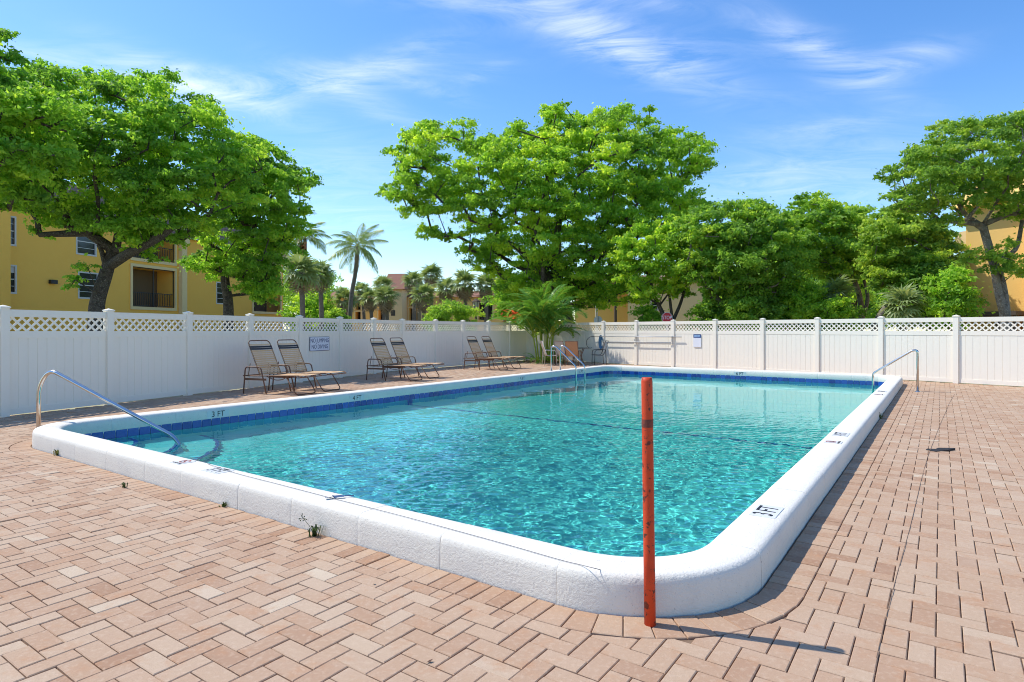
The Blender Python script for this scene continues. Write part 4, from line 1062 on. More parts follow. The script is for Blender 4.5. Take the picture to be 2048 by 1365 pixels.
m_ = MB(); m_.add([wr2.P(-.2, 6.6, .35), wr2.P(7.4, 6.6, .35), wr2.P(7.4, 8.4, -1.3), wr2.P(.3, 8.4, -1.3), wr2.P(-.2, 6.6, -7), wr2.P(7.4, 6.6, -7)], [(0, 1, 2, 3), (0, 4, 5, 1)]); m_.build('roof', M['roofred'], b4)
for zt, zb, out in ((6.0, 5.0, .62), (5.0, 3.4, .66), (3.3, 2.2, .70), (2.2, .3, .72)):
    m_ = MB(); q = [(0, zt), (-out*.55, zt-.02), (-out, zt-.55), (-out*.9, zb+.25), (-.05, zb)]; n = len(q)
    vs = [wr.P(x-.003, z, -.25) for x, z in q]+[wr.P(x-.003, z, -1.1) for x, z in q]
    m_.add(vs, [tuple(range(n)), tuple(range(2*n-1, n-1, -1))]+[(i, (i+1) % n, n+(i+1) % n, n+i) for i in range(n)]); m_.build('balcony_fin', M['stuccopale'], b4)
m_ = MB().tube([wr.P(-.35, 0, .05), wr.P(-.35, 4.6, .05)], .05, 8); m_.build('downpipe', M['stuccoor'], b4)
o_ = wr.P(0, 0, .8); ec = thing('utility_shelter', wr.P(1.0, 0, .8), 'low dark timber shelter at the foot of the sunlit yellow wall', 'shelter')
m_ = MB(); bar(m_, wr, .02, 2.25, 2.05, 2.22, .05, 1.3); m_.build('lid', M['post'], ec)
for tt in (.1, 1.5, 2.1): m_ = MB(); bar(m_, wr, tt, tt+.12, 0, 2.05, 1.0, 1.15); m_.build('post', M['post'], ec)
m_ = MB(); bar(m_, wr, .22, 2.1, 0, 1.85, .2, .7); m_.build('cabinet', M['stuccoor'], ec)

# ------------------------------------------------------------------ street furniture beyond the fence
def octagon(px, py, Y, r, facing, back, label, w_pole=.03):
    c = at(px, py, Y); t = thing('stop_sign', (c.x, c.y, 0), label, 'road sign'); n = Vector((facing[0], facing[1], 0)).normalized(); ex = Vector((-n.y, n.x, 0)); Fm = frame(c, ex, (0, 0, 1))
    def oc(rr, z0, z1, nm, mt_, par):
        m_ = MB(); P = [(rr*math.cos(R(22.5+45*k)), rr*math.sin(R(22.5+45*k))) for k in range(8)]
        m_.add([Fm @ Vector((x, y, z0)) for x, y in P]+[Fm @ Vector((x, y, z1)) for x, y in P], [tuple(range(7, -1, -1)), tuple(range(8, 16))]+[(i, (i+1) % 8, 8+(i+1) % 8, 8+i) for i in range(8)]); return m_.build(nm, mt_, par, off=t['_o'])
    oc(r, -.005, .003, 'backing', M['signwhite'], t)
    if not back:
        oc(r*.94, .001, .006, 'face', M['red'], t)
        lettering('lettering', 'STOP', r*.92, M['signwhite'], t, Matrix.Translation(-Vector((c.x, c.y, 0))) @ Fm @ Matrix.Translation((0, 0, .009)), sx=.76, ext=.001)
    s_ = -.04 if not back else .03
    MB().tube([(c.x-n.x*(.04 if not back else -.04), c.y-n.y*(.04 if not back else -.04), 0), (c.x-n.x*(.04 if not back else -.04), c.y-n.y*(.04 if not back else -.04), c.z+r*.9)], w_pole, 8).build('pole', M['palemetal'], t)
octagon(1334, 636, 29.3, .27, (-.1, -1), False, 'red octagonal STOP sign showing above the sunlit fence')
octagon(1196, 641, 37, .27, (-.35, -1), True, 'grey back of an octagonal sign above the fence by the palm clump')
c = at(952, 612, 46); lp = thing('street_lamp', (c.x, c.y, 0), 'dark lantern lamp post beside the yellow-green bush', 'street lamp')
MB().tube([(c.x, c.y, 0), (c.x, c.y, c.z-.15)], .09, 8).build('post', M['post'], lp)
m_ = MB(); m_.tube([(c.x, c.y, c.z-.15), (c.x, c.y, c.z+.28)], [.20, .26], 6); m_.build('lantern', M['lampglass'], lp)
m_ = MB(); m_.tube([(c.x, c.y, c.z+.28), (c.x, c.y, c.z+.34), (c.x, c.y, c.z+.55)], [.34, .30, .03], 6); m_.build('cap', M['post'], lp)
m_ = MB()
for k in range(6): a = R(60*k); m_.tube([(c.x+.205*math.cos(a), c.y+.205*math.sin(a), c.z-.15), (c.x+.265*math.cos(a), c.y+.265*math.sin(a), c.z+.28)], .02, 4)
m_.build('cage', M['post'], lp)
c = at(1193, 598, 44); t = thing('utility_pole', (c.x, c.y, 0), 'grey pole with a meter box above the octagonal sign back', 'pole')
MB().tube([(c.x, c.y, 0), (c.x, c.y, 5.0)], .09, 8).build('post', M['palemetal'], t); MB().box((c.x, c.y-.14, c.z+1.1), (.42, .16, .8)).build('meter_box', M['post'], t)
c = at(1231, 600, 46); t = thing('utility_pole', (c.x, c.y, 0), 'thin brown wooden pole in front of the peach wall', 'pole')
MB().tube([(c.x, c.y, 0), (c.x, c.y, 6.0)], .11, 8).build('post', M['post'], t)

# ------------------------------------------------------------------ vegetation
def poly_px(P): return np.array(P, float)
def in_poly(x, y, P):
    c = np.zeros(len(x), bool); n = len(P)
    for i in range(n):
        x1, y1 = P[i]; x2, y2 = P[(i+1) % n]
        cond = ((y1 > y) != (y2 > y)); xi = (x2-x1)*(y-y1)/((y2-y1) if y2 != y1 else 1e-9)+x1
        c ^= cond & (x < xi)
    return c
def edge_dist(x, y, P):
    d = np.full(len(x), 1e9); n = len(P)
    for i in range(n):
        a = np.array(P[i]); b = np.array(P[(i+1) % n]); ab = b-a; t = np.clip(((x-a[0])*ab[0]+(y-a[1])*ab[1])/max(ab@ab, 1e-9), 0, 1)
        d = np.minimum(d, np.hypot(x-a[0]-t*ab[0], y-a[1]-t*ab[1]))
    return d
def leaves_mesh(C, Rr, per, size, rg, tint_c, zflat=.62, up=.5):
    """leaf quads scattered over clump domes. C (n,3) centres, Rr (n,) radii"""
    sub = 8; d0 = rg.normal(size=(len(C), sub, 3)); d0 /= np.linalg.norm(d0, axis=2)[..., None]; d0[..., 2] = np.abs(d0[..., 2])*.9-.25
    C = (C[:, None]+d0*Rr[:, None, None]*np.array([.85, .85, .62])).reshape(-1, 3); tint_c = np.repeat(tint_c, sub)+rg.normal(0, .15, len(C)); Rr = np.repeat(Rr, sub)*rg.uniform(.28, .56, len(C)); per = per/sub*1.22
    n = len(C); cnt = np.maximum(8, (per*(Rr/Rr.mean())**2)).astype(int); idx = np.repeat(np.arange(n), cnt); m = len(idx)
    ax = d0.reshape(-1, 3)+rg.normal(0, .45, (n, 3)); ax[:, 2] = ax[:, 2]*.55-.08; ax /= np.linalg.norm(ax, axis=1)[:, None]
    d = rg.normal(size=(m, 3)); d /= np.linalg.norm(d, axis=1)[:, None]
    rad = Rr[idx]*(.35+.75*rg.random(m)**.7)
    P = C[idx]+d*rad[:, None]*np.array([.75, .75, zflat*.72])+ax[idx]*(rg.uniform(-.7, 1.25, m)*Rr[idx])[:, None]
    loose = rg.random(m) < .06; P[loose] += rg.normal(size=(loose.sum(), 3))*np.array([1, 1, .8])*(Rr[idx][loose]*.75)[:, None]
    nrm = d*np.array([.8, .8, .6])+np.array([0, 0, up])+rg.normal(size=(m, 3))*.55; nrm /= np.linalg.norm(nrm, axis=1)[:, None]
    tng = rg.normal(size=(m, 3))+d*.8+np.array([0, 0, -.35]); tng -= nrm*(tng*nrm).sum(1)[:, None]; tng /= np.linalg.norm(tng, axis=1)[:, None]
    s = np.cross(nrm, tng); L_ = size*.80*rg.uniform(.55, 1.45, m); Wd = L_*rg.uniform(.42, .62, m)
    V = np.stack([P-tng*L_[:, None]*.5, P+s*Wd[:, None]*.5+nrm*.06*L_[:, None], P+tng*L_[:, None]*.5, P-s*Wd[:, None]*.5+nrm*.06*L_[:, None]], 1).reshape(-1, 3)
    F = np.arange(4*m).reshape(m, 4)
    tint = np.clip(tint_c[idx]+rg.normal(0, .16, m), 0, 1)
    return V, F, tint
def branch_tree(mb, starts, C, r0, rg, wob=.12):
    """limbs from start points to every clump centre; radius by number of tips carried"""
    nodes = [Vector(p) for p in starts]; par = [-1]+list(range(len(starts)-1)); tip = [0]*len(nodes); depth = [i*.1 for i in range(len(nodes))]
    root = nodes[0]; order = sorted(range(len(C)), key=lambda i: (Vector(C[i])-nodes[-1]).length)
    for i in order:
        c = Vector(C[i]); best = min(range(len(nodes)), key=lambda k: (nodes[k]-c).length*(1 if nodes[k].z <= c.z+.3 else 1.6)+.15*depth[k])
        p = nodes[best]; L_ = (c-p).length; k = max(1, int(L_/1.2)); last = best
        for j in range(1, k+1):
            t = j/k; q = p+(c-p)*t+Vector(rg.normal(0, wob*min(L_, 2)*.35, 3))*(1 if j < k else 0)+Vector((0, 0, .12*L_*math.sin(math.pi*t)*.5))
            nodes.append(q); par.append(last); depth.append(depth[last]+L_/k); tip.append(0); last = len(nodes)-1
        tip[last] += 1
    cnt = tip[:]
    for i in range(len(nodes)-1, -1, -1):
        if par[i] >= 0: cnt[par[i]] += cnt[i]
    tot = max(cnt[len(starts)-1], 1)
    for i in range(len(starts), len(nodes)):
        a = r0*max((cnt[par[i]]/tot), .0)**.48 if par[i] >= len(starts) else r0*(min(1, cnt[i]/tot*1.5))**.48; b_ = r0*(cnt[i]/tot)**.48
        mb.tube([nodes[par[i]], nodes[i]], [max(min(a, b_*1.6), .012), max(b_, .010)], 6, cap=False)
def tree(name, label, outline, Y, trunk, r_trunk, n_cl, r_cl, per, leaf, lm, bm, seed, dmax=None, group=None, extra=(), front=.55, tint=(.5, .22), holes=(), trunk2=None):
    """outline: crown as seen from the pool, in photo pixels at distance Y; trunk: photo points (px,py[,dY])"""
    rg = np.random.default_rng(seed); P = poly_px(outline); s = Y/FPX
    x0, y0 = P.min(0); x1, y1 = P.max(0); cs_ = []; rpx = r_cl/s; tries = 0
    E = dmax if dmax else min((x1-x0), (y1-y0)*1.3)*s*.33
    n_cl = int(n_cl*.86)
    while len(cs_) < n_cl and tries < n_cl*60:
        tries += 1; x, y = rg.uniform(x0, x1), rg.uniform(y0, y1)
        if not in_poly(np.array([x]), np.array([y]), P)[0]: continue
        e = edge_dist(np.array([x]), np.array([y]), P)[0]
        if any(math.hypot(x-h[0], (y-h[1])) < h[2] for h in holes): continue
        k = min(1.0, e*s/E*1.0); half = E*math.sqrt(max(0, 1-(1-k)**2))
        dy = -half*(.75+.25*rg.random()) if rg.random() < front else rg.uniform(-half, half)
        rr = r_cl*rg.uniform(.65, 1.25)*(.72 if e < rpx*.8 else 1)
        Yc = Y+dy; c = at(x, y, Y); c.y = Yc; sc_ = Yc/Y; c.x *= sc_; c.z = CAM_H+(c.z-CAM_H)*sc_
        if any((c-Vector(q[0])).length < .48*(rr+q[1]) for q in cs_): continue
        cs_.append((tuple(c), rr))
    for (ex_, ey_, er) in extra:
        c = at(ex_, ey_, Y-.6*E*(0.5)); cs_.append((tuple(c), er))
    C = np.array([c for c, _ in cs_]); Rr = np.array([r for _, r in cs_])
    tp = [at(p[0], p[1], Y+(p[2] if len(p) > 2 else 0)) for p in trunk]; base = Vector((tp[0].x, tp[0].y, 0))
    t = thing(name, base, label, 'tree', group)
    tc = np.clip(rg.normal(tint[0], tint[1], len(C)), 0, 1)
    V, F, tn = leaves_mesh(C, Rr, per, leaf, rg, tc)
    np_mesh('crown', V, F, lm, t, tn)
    m_ = MB(); path = [base]+tp[1:] if tp[0].z < .3 else [base]+tp
    sp = smooth_path(path, 5) if len(path) > 2 else path
    n = len(sp); m_.tube(sp, [r_trunk*(1.25 if i == 0 else 1.0)*(1-.35*i/(n-1)) for i in range(n)], 12)
    branch_tree(m_, [sp[int(n*.55)], sp[-1]], C, r_trunk*.66, rg)
    for tr2, rr2 in (trunk2 or []):
        pts = [at(p[0], p[1], Y+(p[2] if len(p) > 2 else 0)) for p in tr2]
        sp2 = smooth_path(pts, 5); m_.tube(sp2, [rr2*(1-.4*i/(len(sp2)-1)) for i in range(len(sp2))], 9)
    m_.build('trunk', bm, t, smooth=True)
    return t
G1 = 'shade trees beyond the fence'
tree('shade_tree', 'large spreading tree in front of the yellow block with a leaning dark trunk',
     [(40, 150), (110, 126), (190, 150), (250, 146), (338, 158), (348, 192), (452, 203), (432, 240), (470, 270), (520, 288), (545, 330), (500, 380), (480, 430), (430, 455), (370, 480), (330, 525), (300, 520), (250, 495), (205, 495), (160, 455), (120, 445), (60, 432), (20, 405), (-60, 390), (-100, 200), (0, 150)],
     20, [(193, 640), (196, 600), (212, 548), (226, 500)], .27, 330, .56, 340, .15, M['leafB'], M['bark'], 11, dmax=2.6, group=G1,
     extra=[(75, 440, .35), (78, 470, .30), (60, 420, .4), (150, 560, .28), (140, 575, .22), (175, 535, .3), (130, 450, .3)], holes=((215, 590, 45),),
     trunk2=[([(214, 545), (204, 505, -.2), (196, 490, -.3)], .09), ([(222, 530), (262, 505, -.8), (310, 480, -1.4), (345, 455, -1.8)], .17), ([(222, 530), (235, 480), (240, 420)], .16)])
tree('shade_tree', 'drooping tree with a slim dark trunk at the far end of the yellow block',
     [(455, 285), (540, 285), (560, 335), (625, 352), (630, 372), (600, 400), (616, 440), (600, 475), (565, 500), (552, 540), (550, 590), (520, 618), (495, 590), (470, 540), (440, 560), (425, 545), (380, 540), (365, 530), (395, 495), (430, 470), (405, 420), (410, 340)],
     24, [(457, 640), (456, 600), (450, 560), (452, 510)], .22, 165, .56, 330, .155, M['leafB'], M['bark'], 12, dmax=2.6, group=G1, extra=[(530, 560, .55), (520, 592, .45), (552, 530, .55), (500, 572, .5), (545, 585, .45), (412, 522, .5), (395, 540, .4), (592, 468, .5), (575, 500, .5), (535, 605, .3)], trunk2=[([(452, 540), (430, 500, -.5), (410, 470, -.8)], .10)])
tree('shade_tree', 'near tree whose leafy branches reach in over the fence, trunk out of sight',
     [(-170, 40), (0, 65), (12, 92), (0, 108), (38, 122), (20, 140), (60, 170), (118, 196), (125, 215), (150, 250), (140, 320), (105, 370), (70, 400), (30, 425), (-170, 430)],
     16, [(-330, 661), (-330, 560), (-300, 420), (-250, 330)], .32, 105, .55, 400, .15, M['leafB'], M['bark'], 13, dmax=2.2, group=G1)
tree('shade_tree', 'tallest broad rounded tree standing alone behind the palm clump',
     [(790, 290), (815, 270), (860, 250), (938, 245), (962, 268), (1000, 268), (1030, 250), (1075, 262), (1105, 250), (1098, 215), (1128, 205), (1155, 218), (1150, 248), (1190, 235), (1195, 220), (1300, 222), (1312, 240), (1300, 258), (1340, 270), (1340, 260), (1426, 290), (1418, 330), (1395, 335), (1380, 365), (1428, 385), (1415, 410), (1375, 440), (1335, 470), (1300, 520), (1285, 600), (1200, 622), (1130, 612), (1060, 605), (1005, 600), (995, 545), (960, 540), (918, 525), (930, 500), (870, 478), (830, 462), (845, 420), (790, 440), (800, 405), (755, 385), (772, 352), (825, 345), (785, 330)],
     38, [(1135, 661), (1130, 610), (1120, 570), (1105, 520)], .45, 520, .85, 360, .23, M['leafA'], M['bark'], 14, dmax=4.8, group=G1,
     trunk2=[([(1128, 600), (1095, 555, -.8), (1050, 505, -2), (1000, 480, -3)], .30), ([(1128, 600), (1170, 540, -.5), (1200, 480, -1)], .30), ([(1118, 560), (1115, 480), (1120, 400)], .28)])
tree('shade_tree', 'small bright green tree with thin forked stems behind the stop sign',
     [(1235, 480), (1280, 455), (1330, 445), (1380, 460), (1400, 490), (1395, 545), (1370, 585), (1335, 600), (1290, 605), (1270, 580), (1235, 540)],
     32, [(1338, 661), (1322, 620), (1305, 585), (1300, 550)], .13, 75, .75, 330, .21, M['leafA'], M['bark'], 15, group=G1, tint=(.68, .2), trunk2=[([(1342, 650), (1360, 610), (1372, 570)], .10), ([(1346, 655), (1340, 600), (1335, 560)], .09)])
tree('shade_tree', 'dark green bushy tree with a slanting grey forked trunk behind the sunlit fence',
     [(1370, 450), (1400, 425), (1440, 408), (1480, 405), (1530, 420), (1570, 440), (1600, 480), (1595, 540), (1565, 590), (1500, 600), (1445, 600), (1400, 580), (1370, 540), (1360, 490)],
     30, [(1470, 661), (1452, 625), (1432, 598), (1415, 575)], .24, 150, .80, 360, .20, M['leafC'], M['barkpale'], 16, group=G1, trunk2=[([(1472, 655), (1490, 610), (1510, 570), (1520, 530)], .16), ([(1480, 655), (1525, 620), (1550, 590)], .12)])
tree('shade_tree', 'mid green tree with a flat dense top in the middle of the sunlit fence',
     [(1575, 425), (1600, 400), (1640, 394), (1665, 412), (1720, 425), (1735, 450), (1762, 500), (1745, 555), (1690, 565), (1640, 555), (1605, 540), (1580, 490)],
     33, [(1722, 661), (1722, 610), (1712, 570), (1690, 530)], .17, 120, .80, 350, .21, M['leafC'], M['barkpale'], 17, group=G1, tint=(.6, .22), trunk2=[([(1720, 650), (1735, 600), (1728, 560)], .12)])
tree('shade_tree', 'yellow-green tree with a long bent pale limb beside the sunlit yellow block',
     [(1750, 440), (1800, 412), (1850, 440), (1885, 465), (1908, 520), (1920, 570), (1905, 625), (1860, 610), (1815, 565), (1770, 590), (1740, 550), (1735, 480)],
     28, [(1748, 661), (1765, 625), (1800, 585), (1838, 540), (1842, 510)], .17, 130, .70, 340, .19, M['leafD'], M['barkpale'], 18, group=G1, tint=(.6, .22))
tree('shade_tree', 'tall layered tree with two mottled trunks before the sunlit yellow block',
     [(1762, 345), (1800, 312), (1850, 290), (1845, 270), (1910, 236), (1960, 226), (1985, 222), (2120, 222), (2220, 300), (2200, 470), (2110, 480), (2060, 440), (2000, 430), (1985, 400), (1935, 450), (1890, 455), (1855, 425), (1800, 425), (1760, 395), (1810, 372)],
     20, [(2012, 661), (2008, 610), (2000, 560), (1985, 520), (1965, 450)], .175, 190, .50, 330, .13, M['leafD'], M['barkpale'], 19, dmax=2.4, group=G1,
     extra=[(1940, 510, .3), (1970, 520, .4), (2005, 515, .45), (2040, 525, .4), (2030, 545, .35), (1990, 540, .35), (1935, 525, .25), (2015, 490, .3), (2045, 550, .25)],
     trunk2=[([(2012, 640), (1998, 590, -.1), (1988, 540, -.1), (1978, 500)], .14), ([(1985, 520), (2030, 500), (2045, 440)], .09), ([(1968, 460), (1935, 435), (1910, 395)], .09)], holes=((1985, 590, 70), (1950, 470, 25)))
def bush(name, label, outline, Y, n_cl, r_cl, per, leaf, lm, seed, tint=(.5, .22), group=None, cat='bush'):
    rg = np.random.default_rng(seed); P = poly_px(outline); s = Y/FPX; x0, y0 = P.min(0); x1, y1 = P.max(0); cs_ = []; tries = 0; E = (x1-x0)*s*.4
    while len(cs_) < n_cl and tries < n_cl*40:
        tries += 1; x, y = rg.uniform(x0, x1), rg.uniform(y0, y1)
        if not in_poly(np.array([x]), np.array([y]), P)[0]: continue
        e = edge_dist(np.array([x]), np.array([y]), P)[0]; k = min(1, e*s/E*1.4); half = E*math.sqrt(max(0, 1-(1-k)**2)); dy = rg.uniform(-half, half*.3); c = at(x, y, Y+dy)
        rr = r_cl*rg.uniform(.7, 1.2)
        if any((c-Vector(q[0])).length < .4*(rr+q[1]) for q in cs_): continue
        cs_.append((tuple(c), rr))
    C = np.array([c for c, _ in cs_]); Rr = np.array([r for _, r in cs_]); cx_ = ((x0+x1)/2-HX)*s; t = thing(name, (cx_, Y, 0), label, cat, group)
    V, F, tn = leaves_mesh(C, Rr, per, leaf, rg, np.clip(rg.normal(tint[0], tint[1], len(C)), 0, 1), zflat=.8)
    V[:, 2] = np.maximum(V[:, 2], .02); np_mesh('foliage', V, F, lm, t, tn)
    m_ = MB(); branch_tree(m_, [Vector((cx_, Y, 0)), Vector((cx_, Y, .4))], C, .09, rg); m_.build('stems', M['bark'], t)
    return t
def ell(cx, cy_, rx, ry, n=14): return [(cx+rx*math.cos(2*math.pi*k/n), cy_+ry*math.sin(2*math.pi*k/n)) for k in range(n)]
bush('flowering_bush', 'rounded yellow-green bush beside the lantern lamp post', ell(905, 645, 46, 42), 42, 40, .55, 260, .19, M['leafY'], 31)
bush('leafy_bush', 'bright bush between the two shaggy palms and the yellow block', ell(625, 640, 42, 45), 46, 34, .8, 220, .24, M['leafA'], 32)
bush('leafy_bush', 'tall bright bush filling the gap behind the arching palm clump', ell(1055, 598, 58, 52), 41, 60, .75, 260, .22, M['leafB'], 34)
bush('leafy_bush', 'small dark bush right behind the fence under the coconut palm', ell(668, 645, 20, 22), 44, 14, .5, 200, .20, M['leafC'], 33)
G2 = 'undergrowth bushes behind the sunlit fence'
for i, (cx_, cy_, rx, ry, Y, lm, tn, lab) in enumerate([
        (1430, 635, 40, 32, 30, 'leafC', .5, 'low dark bush at the foot of the slanting grey forked trunk'),
        (1500, 630, 48, 40, 29, 'leafC', .55, 'low shrub under the dark green bushy tree'),
        (1560, 622, 50, 50, 31, 'leafB', .6, 'leafy shrub between the bushy tree and the flat-topped tree'),
        (1620, 625, 48, 46, 30, 'leafA', .65, 'sunny green shrub under the gap of blue sky'),
        (1672, 632, 30, 32, 28, 'leafA', .5, 'small leafy shrub left of the fan palm with the bare trunk'),
        (1860, 585, 50, 75, 27, 'leafC', .45, 'tall dark shrub beside the balcony fins'),
        (1905, 600, 24, 55, 24.5, 'leafB', .6, 'narrow shrub with drooping leaves touching the sunlit yellow wall'),
        (1300, 640, 22, 26, 33, 'leafB', .5, 'small round bush just before the stop sign'),
        (1700, 560, 60, 50, 40, 'leafC', .5, 'dark shrub mass behind the bent pale limb')]):
    bush('leafy_bush', lab, ell(cx_, cy_, rx, ry), Y, max(14, int(rx*ry/55)), .6, 260, .19, M[lm], 40+i, (tn, .22), G2)
# far wood behind everything: one mass
def treeline():
    rg = np.random.default_rng(77); C = []; Rr = []
    for px_, top, Yf in [(x, 560+25*math.sin(x*.02)+rg.uniform(-18, 18), 78+rg.uniform(-4, 6)) for x in np.arange(560, 700, 7)]+[(x, 545+22*math.sin(x*.03)+rg.uniform(-20, 20), 62+rg.uniform(-5, 6)) for x in np.arange(1390, 1960, 5) if not 1625 < x < 1655]+[(x, 605, 60) for x in np.arange(1625, 1660, 6)]:
        y = top
        while y < 650: C.append(tuple(at(px_+rg.uniform(-6, 6), y, Yf+rg.uniform(-2, 2)))); Rr.append(rg.uniform(1.0, 1.6)); y += 17
    C = np.array(C); Rr = np.array(Rr); V, F, tn = leaves_mesh(C, Rr, 110, .42, rg, np.clip(rg.normal(.45, .22, len(C)), 0, 1))
    o = np_mesh('distant_woods', V, F, M['leafC'], None, tn); tag(o, kind='stuff')
treeline()

# palms ---------------------------------------------------------------
def frond_mesh(name, L_, W_, n, mt_, droop, seed, vee=.5, leaf_w=.032, tintb=.5, rachis=.012, hang=.5, ragged=.15):
    """feather frond: rachis along +x bending down, two rows of leaflets"""
    rg = np.random.default_rng(seed); m_ = MB(); pts = []
    for k in range(13):
        s = k/12; a = droop*s**1.6; pts.append(None if k == 0 else None)
    p = Vector((0, 0, 0)); ang = 0.0; pts = [p.copy()]; N_ = 24
    for k in range(1, N_+1):
        s = k/N_; ang = -droop*(s**1.5); p = p+Vector((math.cos(ang), 0, math.sin(ang)))*(L_/N_); pts.append(p.copy())
    m_.tube(pts[::2], [rachis*(1-.85*i/(len(pts[::2])-1)) for i in range(len(pts[::2]))], 4, cap=False, tint=.85)
    for k in range(n):
        s = .14+.86*k/n; f_ = s*N_; i = min(int(f_), N_-1); q = pts[i].lerp(pts[i+1], f_-i); d = (pts[i+1]-pts[i]).normalized(); upv = Vector((-d.z, 0, d.x))
        wl = W_*(math.sin(math.pi*min(1, (.12+.88*s)))**.7)*rg.uniform(1-ragged, 1+ragged*.5)
        if wl < .03: continue
        for sd in (-1, 1):
            dr = (Vector((0, sd, 0))*.95+d*rg.uniform(.45, .75)+upv*vee*rg.uniform(.5, 1.1)).normalized(); w = leaf_w*rg.uniform(.8, 1.2)
            mid = q+dr*wl*.5; tip = q+dr*wl+Vector((0, 0, -wl*hang*rg.uniform(.6, 1.3))); side = d*w
            m_.add([q, mid-side*.5, tip, mid+side*.5], [(0, 1, 2, 3)], min(1, max(0, tintb+rg.normal(0, .15))))
    me = bpy.data.meshes.new(name); me.from_pydata([tuple(v) for v in m_.v], [], m_.f); me.update()
    a = me.attributes.new('tint', 'FLOAT', 'FACE'); a.data.foreach_set('value', m_.t); me.materials.append(mt_); return me
def fan_mesh(name, r, mt_, seed, stalk=.62, n=15, tintb=.5, fold=.25, droop=.35):
    rg = np.random.default_rng(seed); m_ = MB(); h = Vector((stalk, 0, 0)); m_.tube([(0, 0, 0), (stalk*.5, 0, .03), h], [.014, .011, .008], 4, cap=False, tint=.8)
    for k in range(n):
        a = R(-125+250*(k+.5)/n); l = r*(1-.22*(a/2.2)**2)*rg.uniform(.88, 1.06); d = Vector((math.cos(a), math.sin(a), fold*abs(math.sin(a)))).normalized(); s = Vector((-d.y, d.x, 0))*r*.080
        mid = h+d*l*.55; tip = h+d*l+Vector((0, 0, -droop*l*rg.uniform(.5, 1.4)))
        m_.add([h, mid-s, tip, mid+s], [(0, 1, 2, 3)], min(1, max(0, tintb+rg.normal(0, .16))))
    me = bpy.data.meshes.new(name); me.from_pydata([tuple(v) for v in m_.v], [], m_.f); me.update()
    at_ = me.attributes.new('tint', 'FLOAT', 'FACE'); at_.data.foreach_set('value', m_.t); me.materials.append(mt_); return me
def put(me, name, parent, loc, az, el, roll=0, sc_=1):
    o = bpy.data.objects.new(name, me); COL.objects.link(o); o.parent = parent
    o.matrix_local = Matrix.Translation(loc) @ Matrix.Rotation(az, 4, 'Z') @ Matrix.Rotation(-el, 4, 'Y') @ Matrix.Rotation(roll, 4, 'X') @ Matrix.Scale(sc_, 4); return o
fans = [fan_mesh('frond', 1.0, M['frondS'], s, tintb=tb) for s, tb in ((1, .4), (2, .55), (3, .7), (4, .5))]
dead = [fan_mesh('dead_frond', .95, M['frondD'], s, tintb=.5, n=14, droop=.9) for s in (5, 6)]
def sabal(px, ptop, r_px, Y, label, seed, skirt=.3, n=34, base_px=None, group='cabbage palms beyond the fence', up=0, lowest=-70):
    rg = np.random.default_rng(seed); c = at(px, ptop+r_px*.95, Y); r = r_px/FPX*Y; bx = ((base_px if base_px is not None else px)-HX)/FPX*Y
    t = thing('cabbage_palm', (bx, Y, 0), label, 'palm tree', group); lean = Vector((bx, Y, 0)); loc = c-lean
    path = smooth_path([lean, lean.lerp(c, .5)+Vector((.1, 0, 0)), c+Vector((0, 0, r*.1))], 5); MB().tube(path, [.17*(1-.1*i/(len(path)-1)) for i in range(len(path))], 9).build('trunk', M['palmbark'], t, smooth=True)
    for k in range(n):
        el = R(80-(80-lowest)*((k+.5)/n)**.85); az = k*2.39996+rg.uniform(-.25, .25); s = r/1.55*rg.uniform(.88, 1.1)
        dead_ = k > n*(1-skirt)
        put(random.choice(dead) if dead_ else fans[int(rg.integers(0, 4))], 'dead_frond' if dead_ else 'frond', t, loc+Vector((0, 0, r*.08)), az, el-(R(18) if dead_ else 0), rg.uniform(-.5, .5), s)
    return t
GP = 'cabbage palms beyond the fence'
sabal(602, 505, 46, 38, 'shaggy cabbage palm nearest the end of the yellow block', 101, .18, 34, lowest=-85)
sabal(640, 520, 36, 42, 'dark-trunked cabbage palm just left of the coconut palm', 102, .22, 32, lowest=-85)
far_specs = [(690, 572, 28, 58, 'cabbage palm behind the coconut palm trunk'), (724, 562, 20, 60, 'slim cabbage palm just right of the coconut palm trunk'), (741, 572, 24, 54, 'cabbage palm with a brown skirt before the orange windows'), (766, 550, 22, 60, 'taller cabbage palm behind the one at the rust roof'),
             (772, 568, 27, 52, 'full green cabbage palm left of the rust roof'), (826, 540, 23, 60, 'upper cabbage palm just right of the rust roof'), (862, 525, 26, 58, 'highest of the distant cabbage palms'), (846, 563, 29, 50, 'drooping cabbage palm before the dark doorway'),
             (893, 552, 27, 52, 'cabbage palm over the yellow-green bush'), (928, 538, 30, 50, 'golden-tipped cabbage palm with a big brown skirt'), (972, 545, 27, 50, 'cabbage palm above the lantern lamp post'), (1010, 540, 30, 54, 'cabbage palm half hidden behind the arching palm clump')]
for i, (px_, top, rp, Y, lab) in enumerate(far_specs): sabal(px_, top, rp*1.18, Y, lab, 120+i, .36, 30, lowest=-88, base_px=px_+random.choice((-4, 4, 0)))
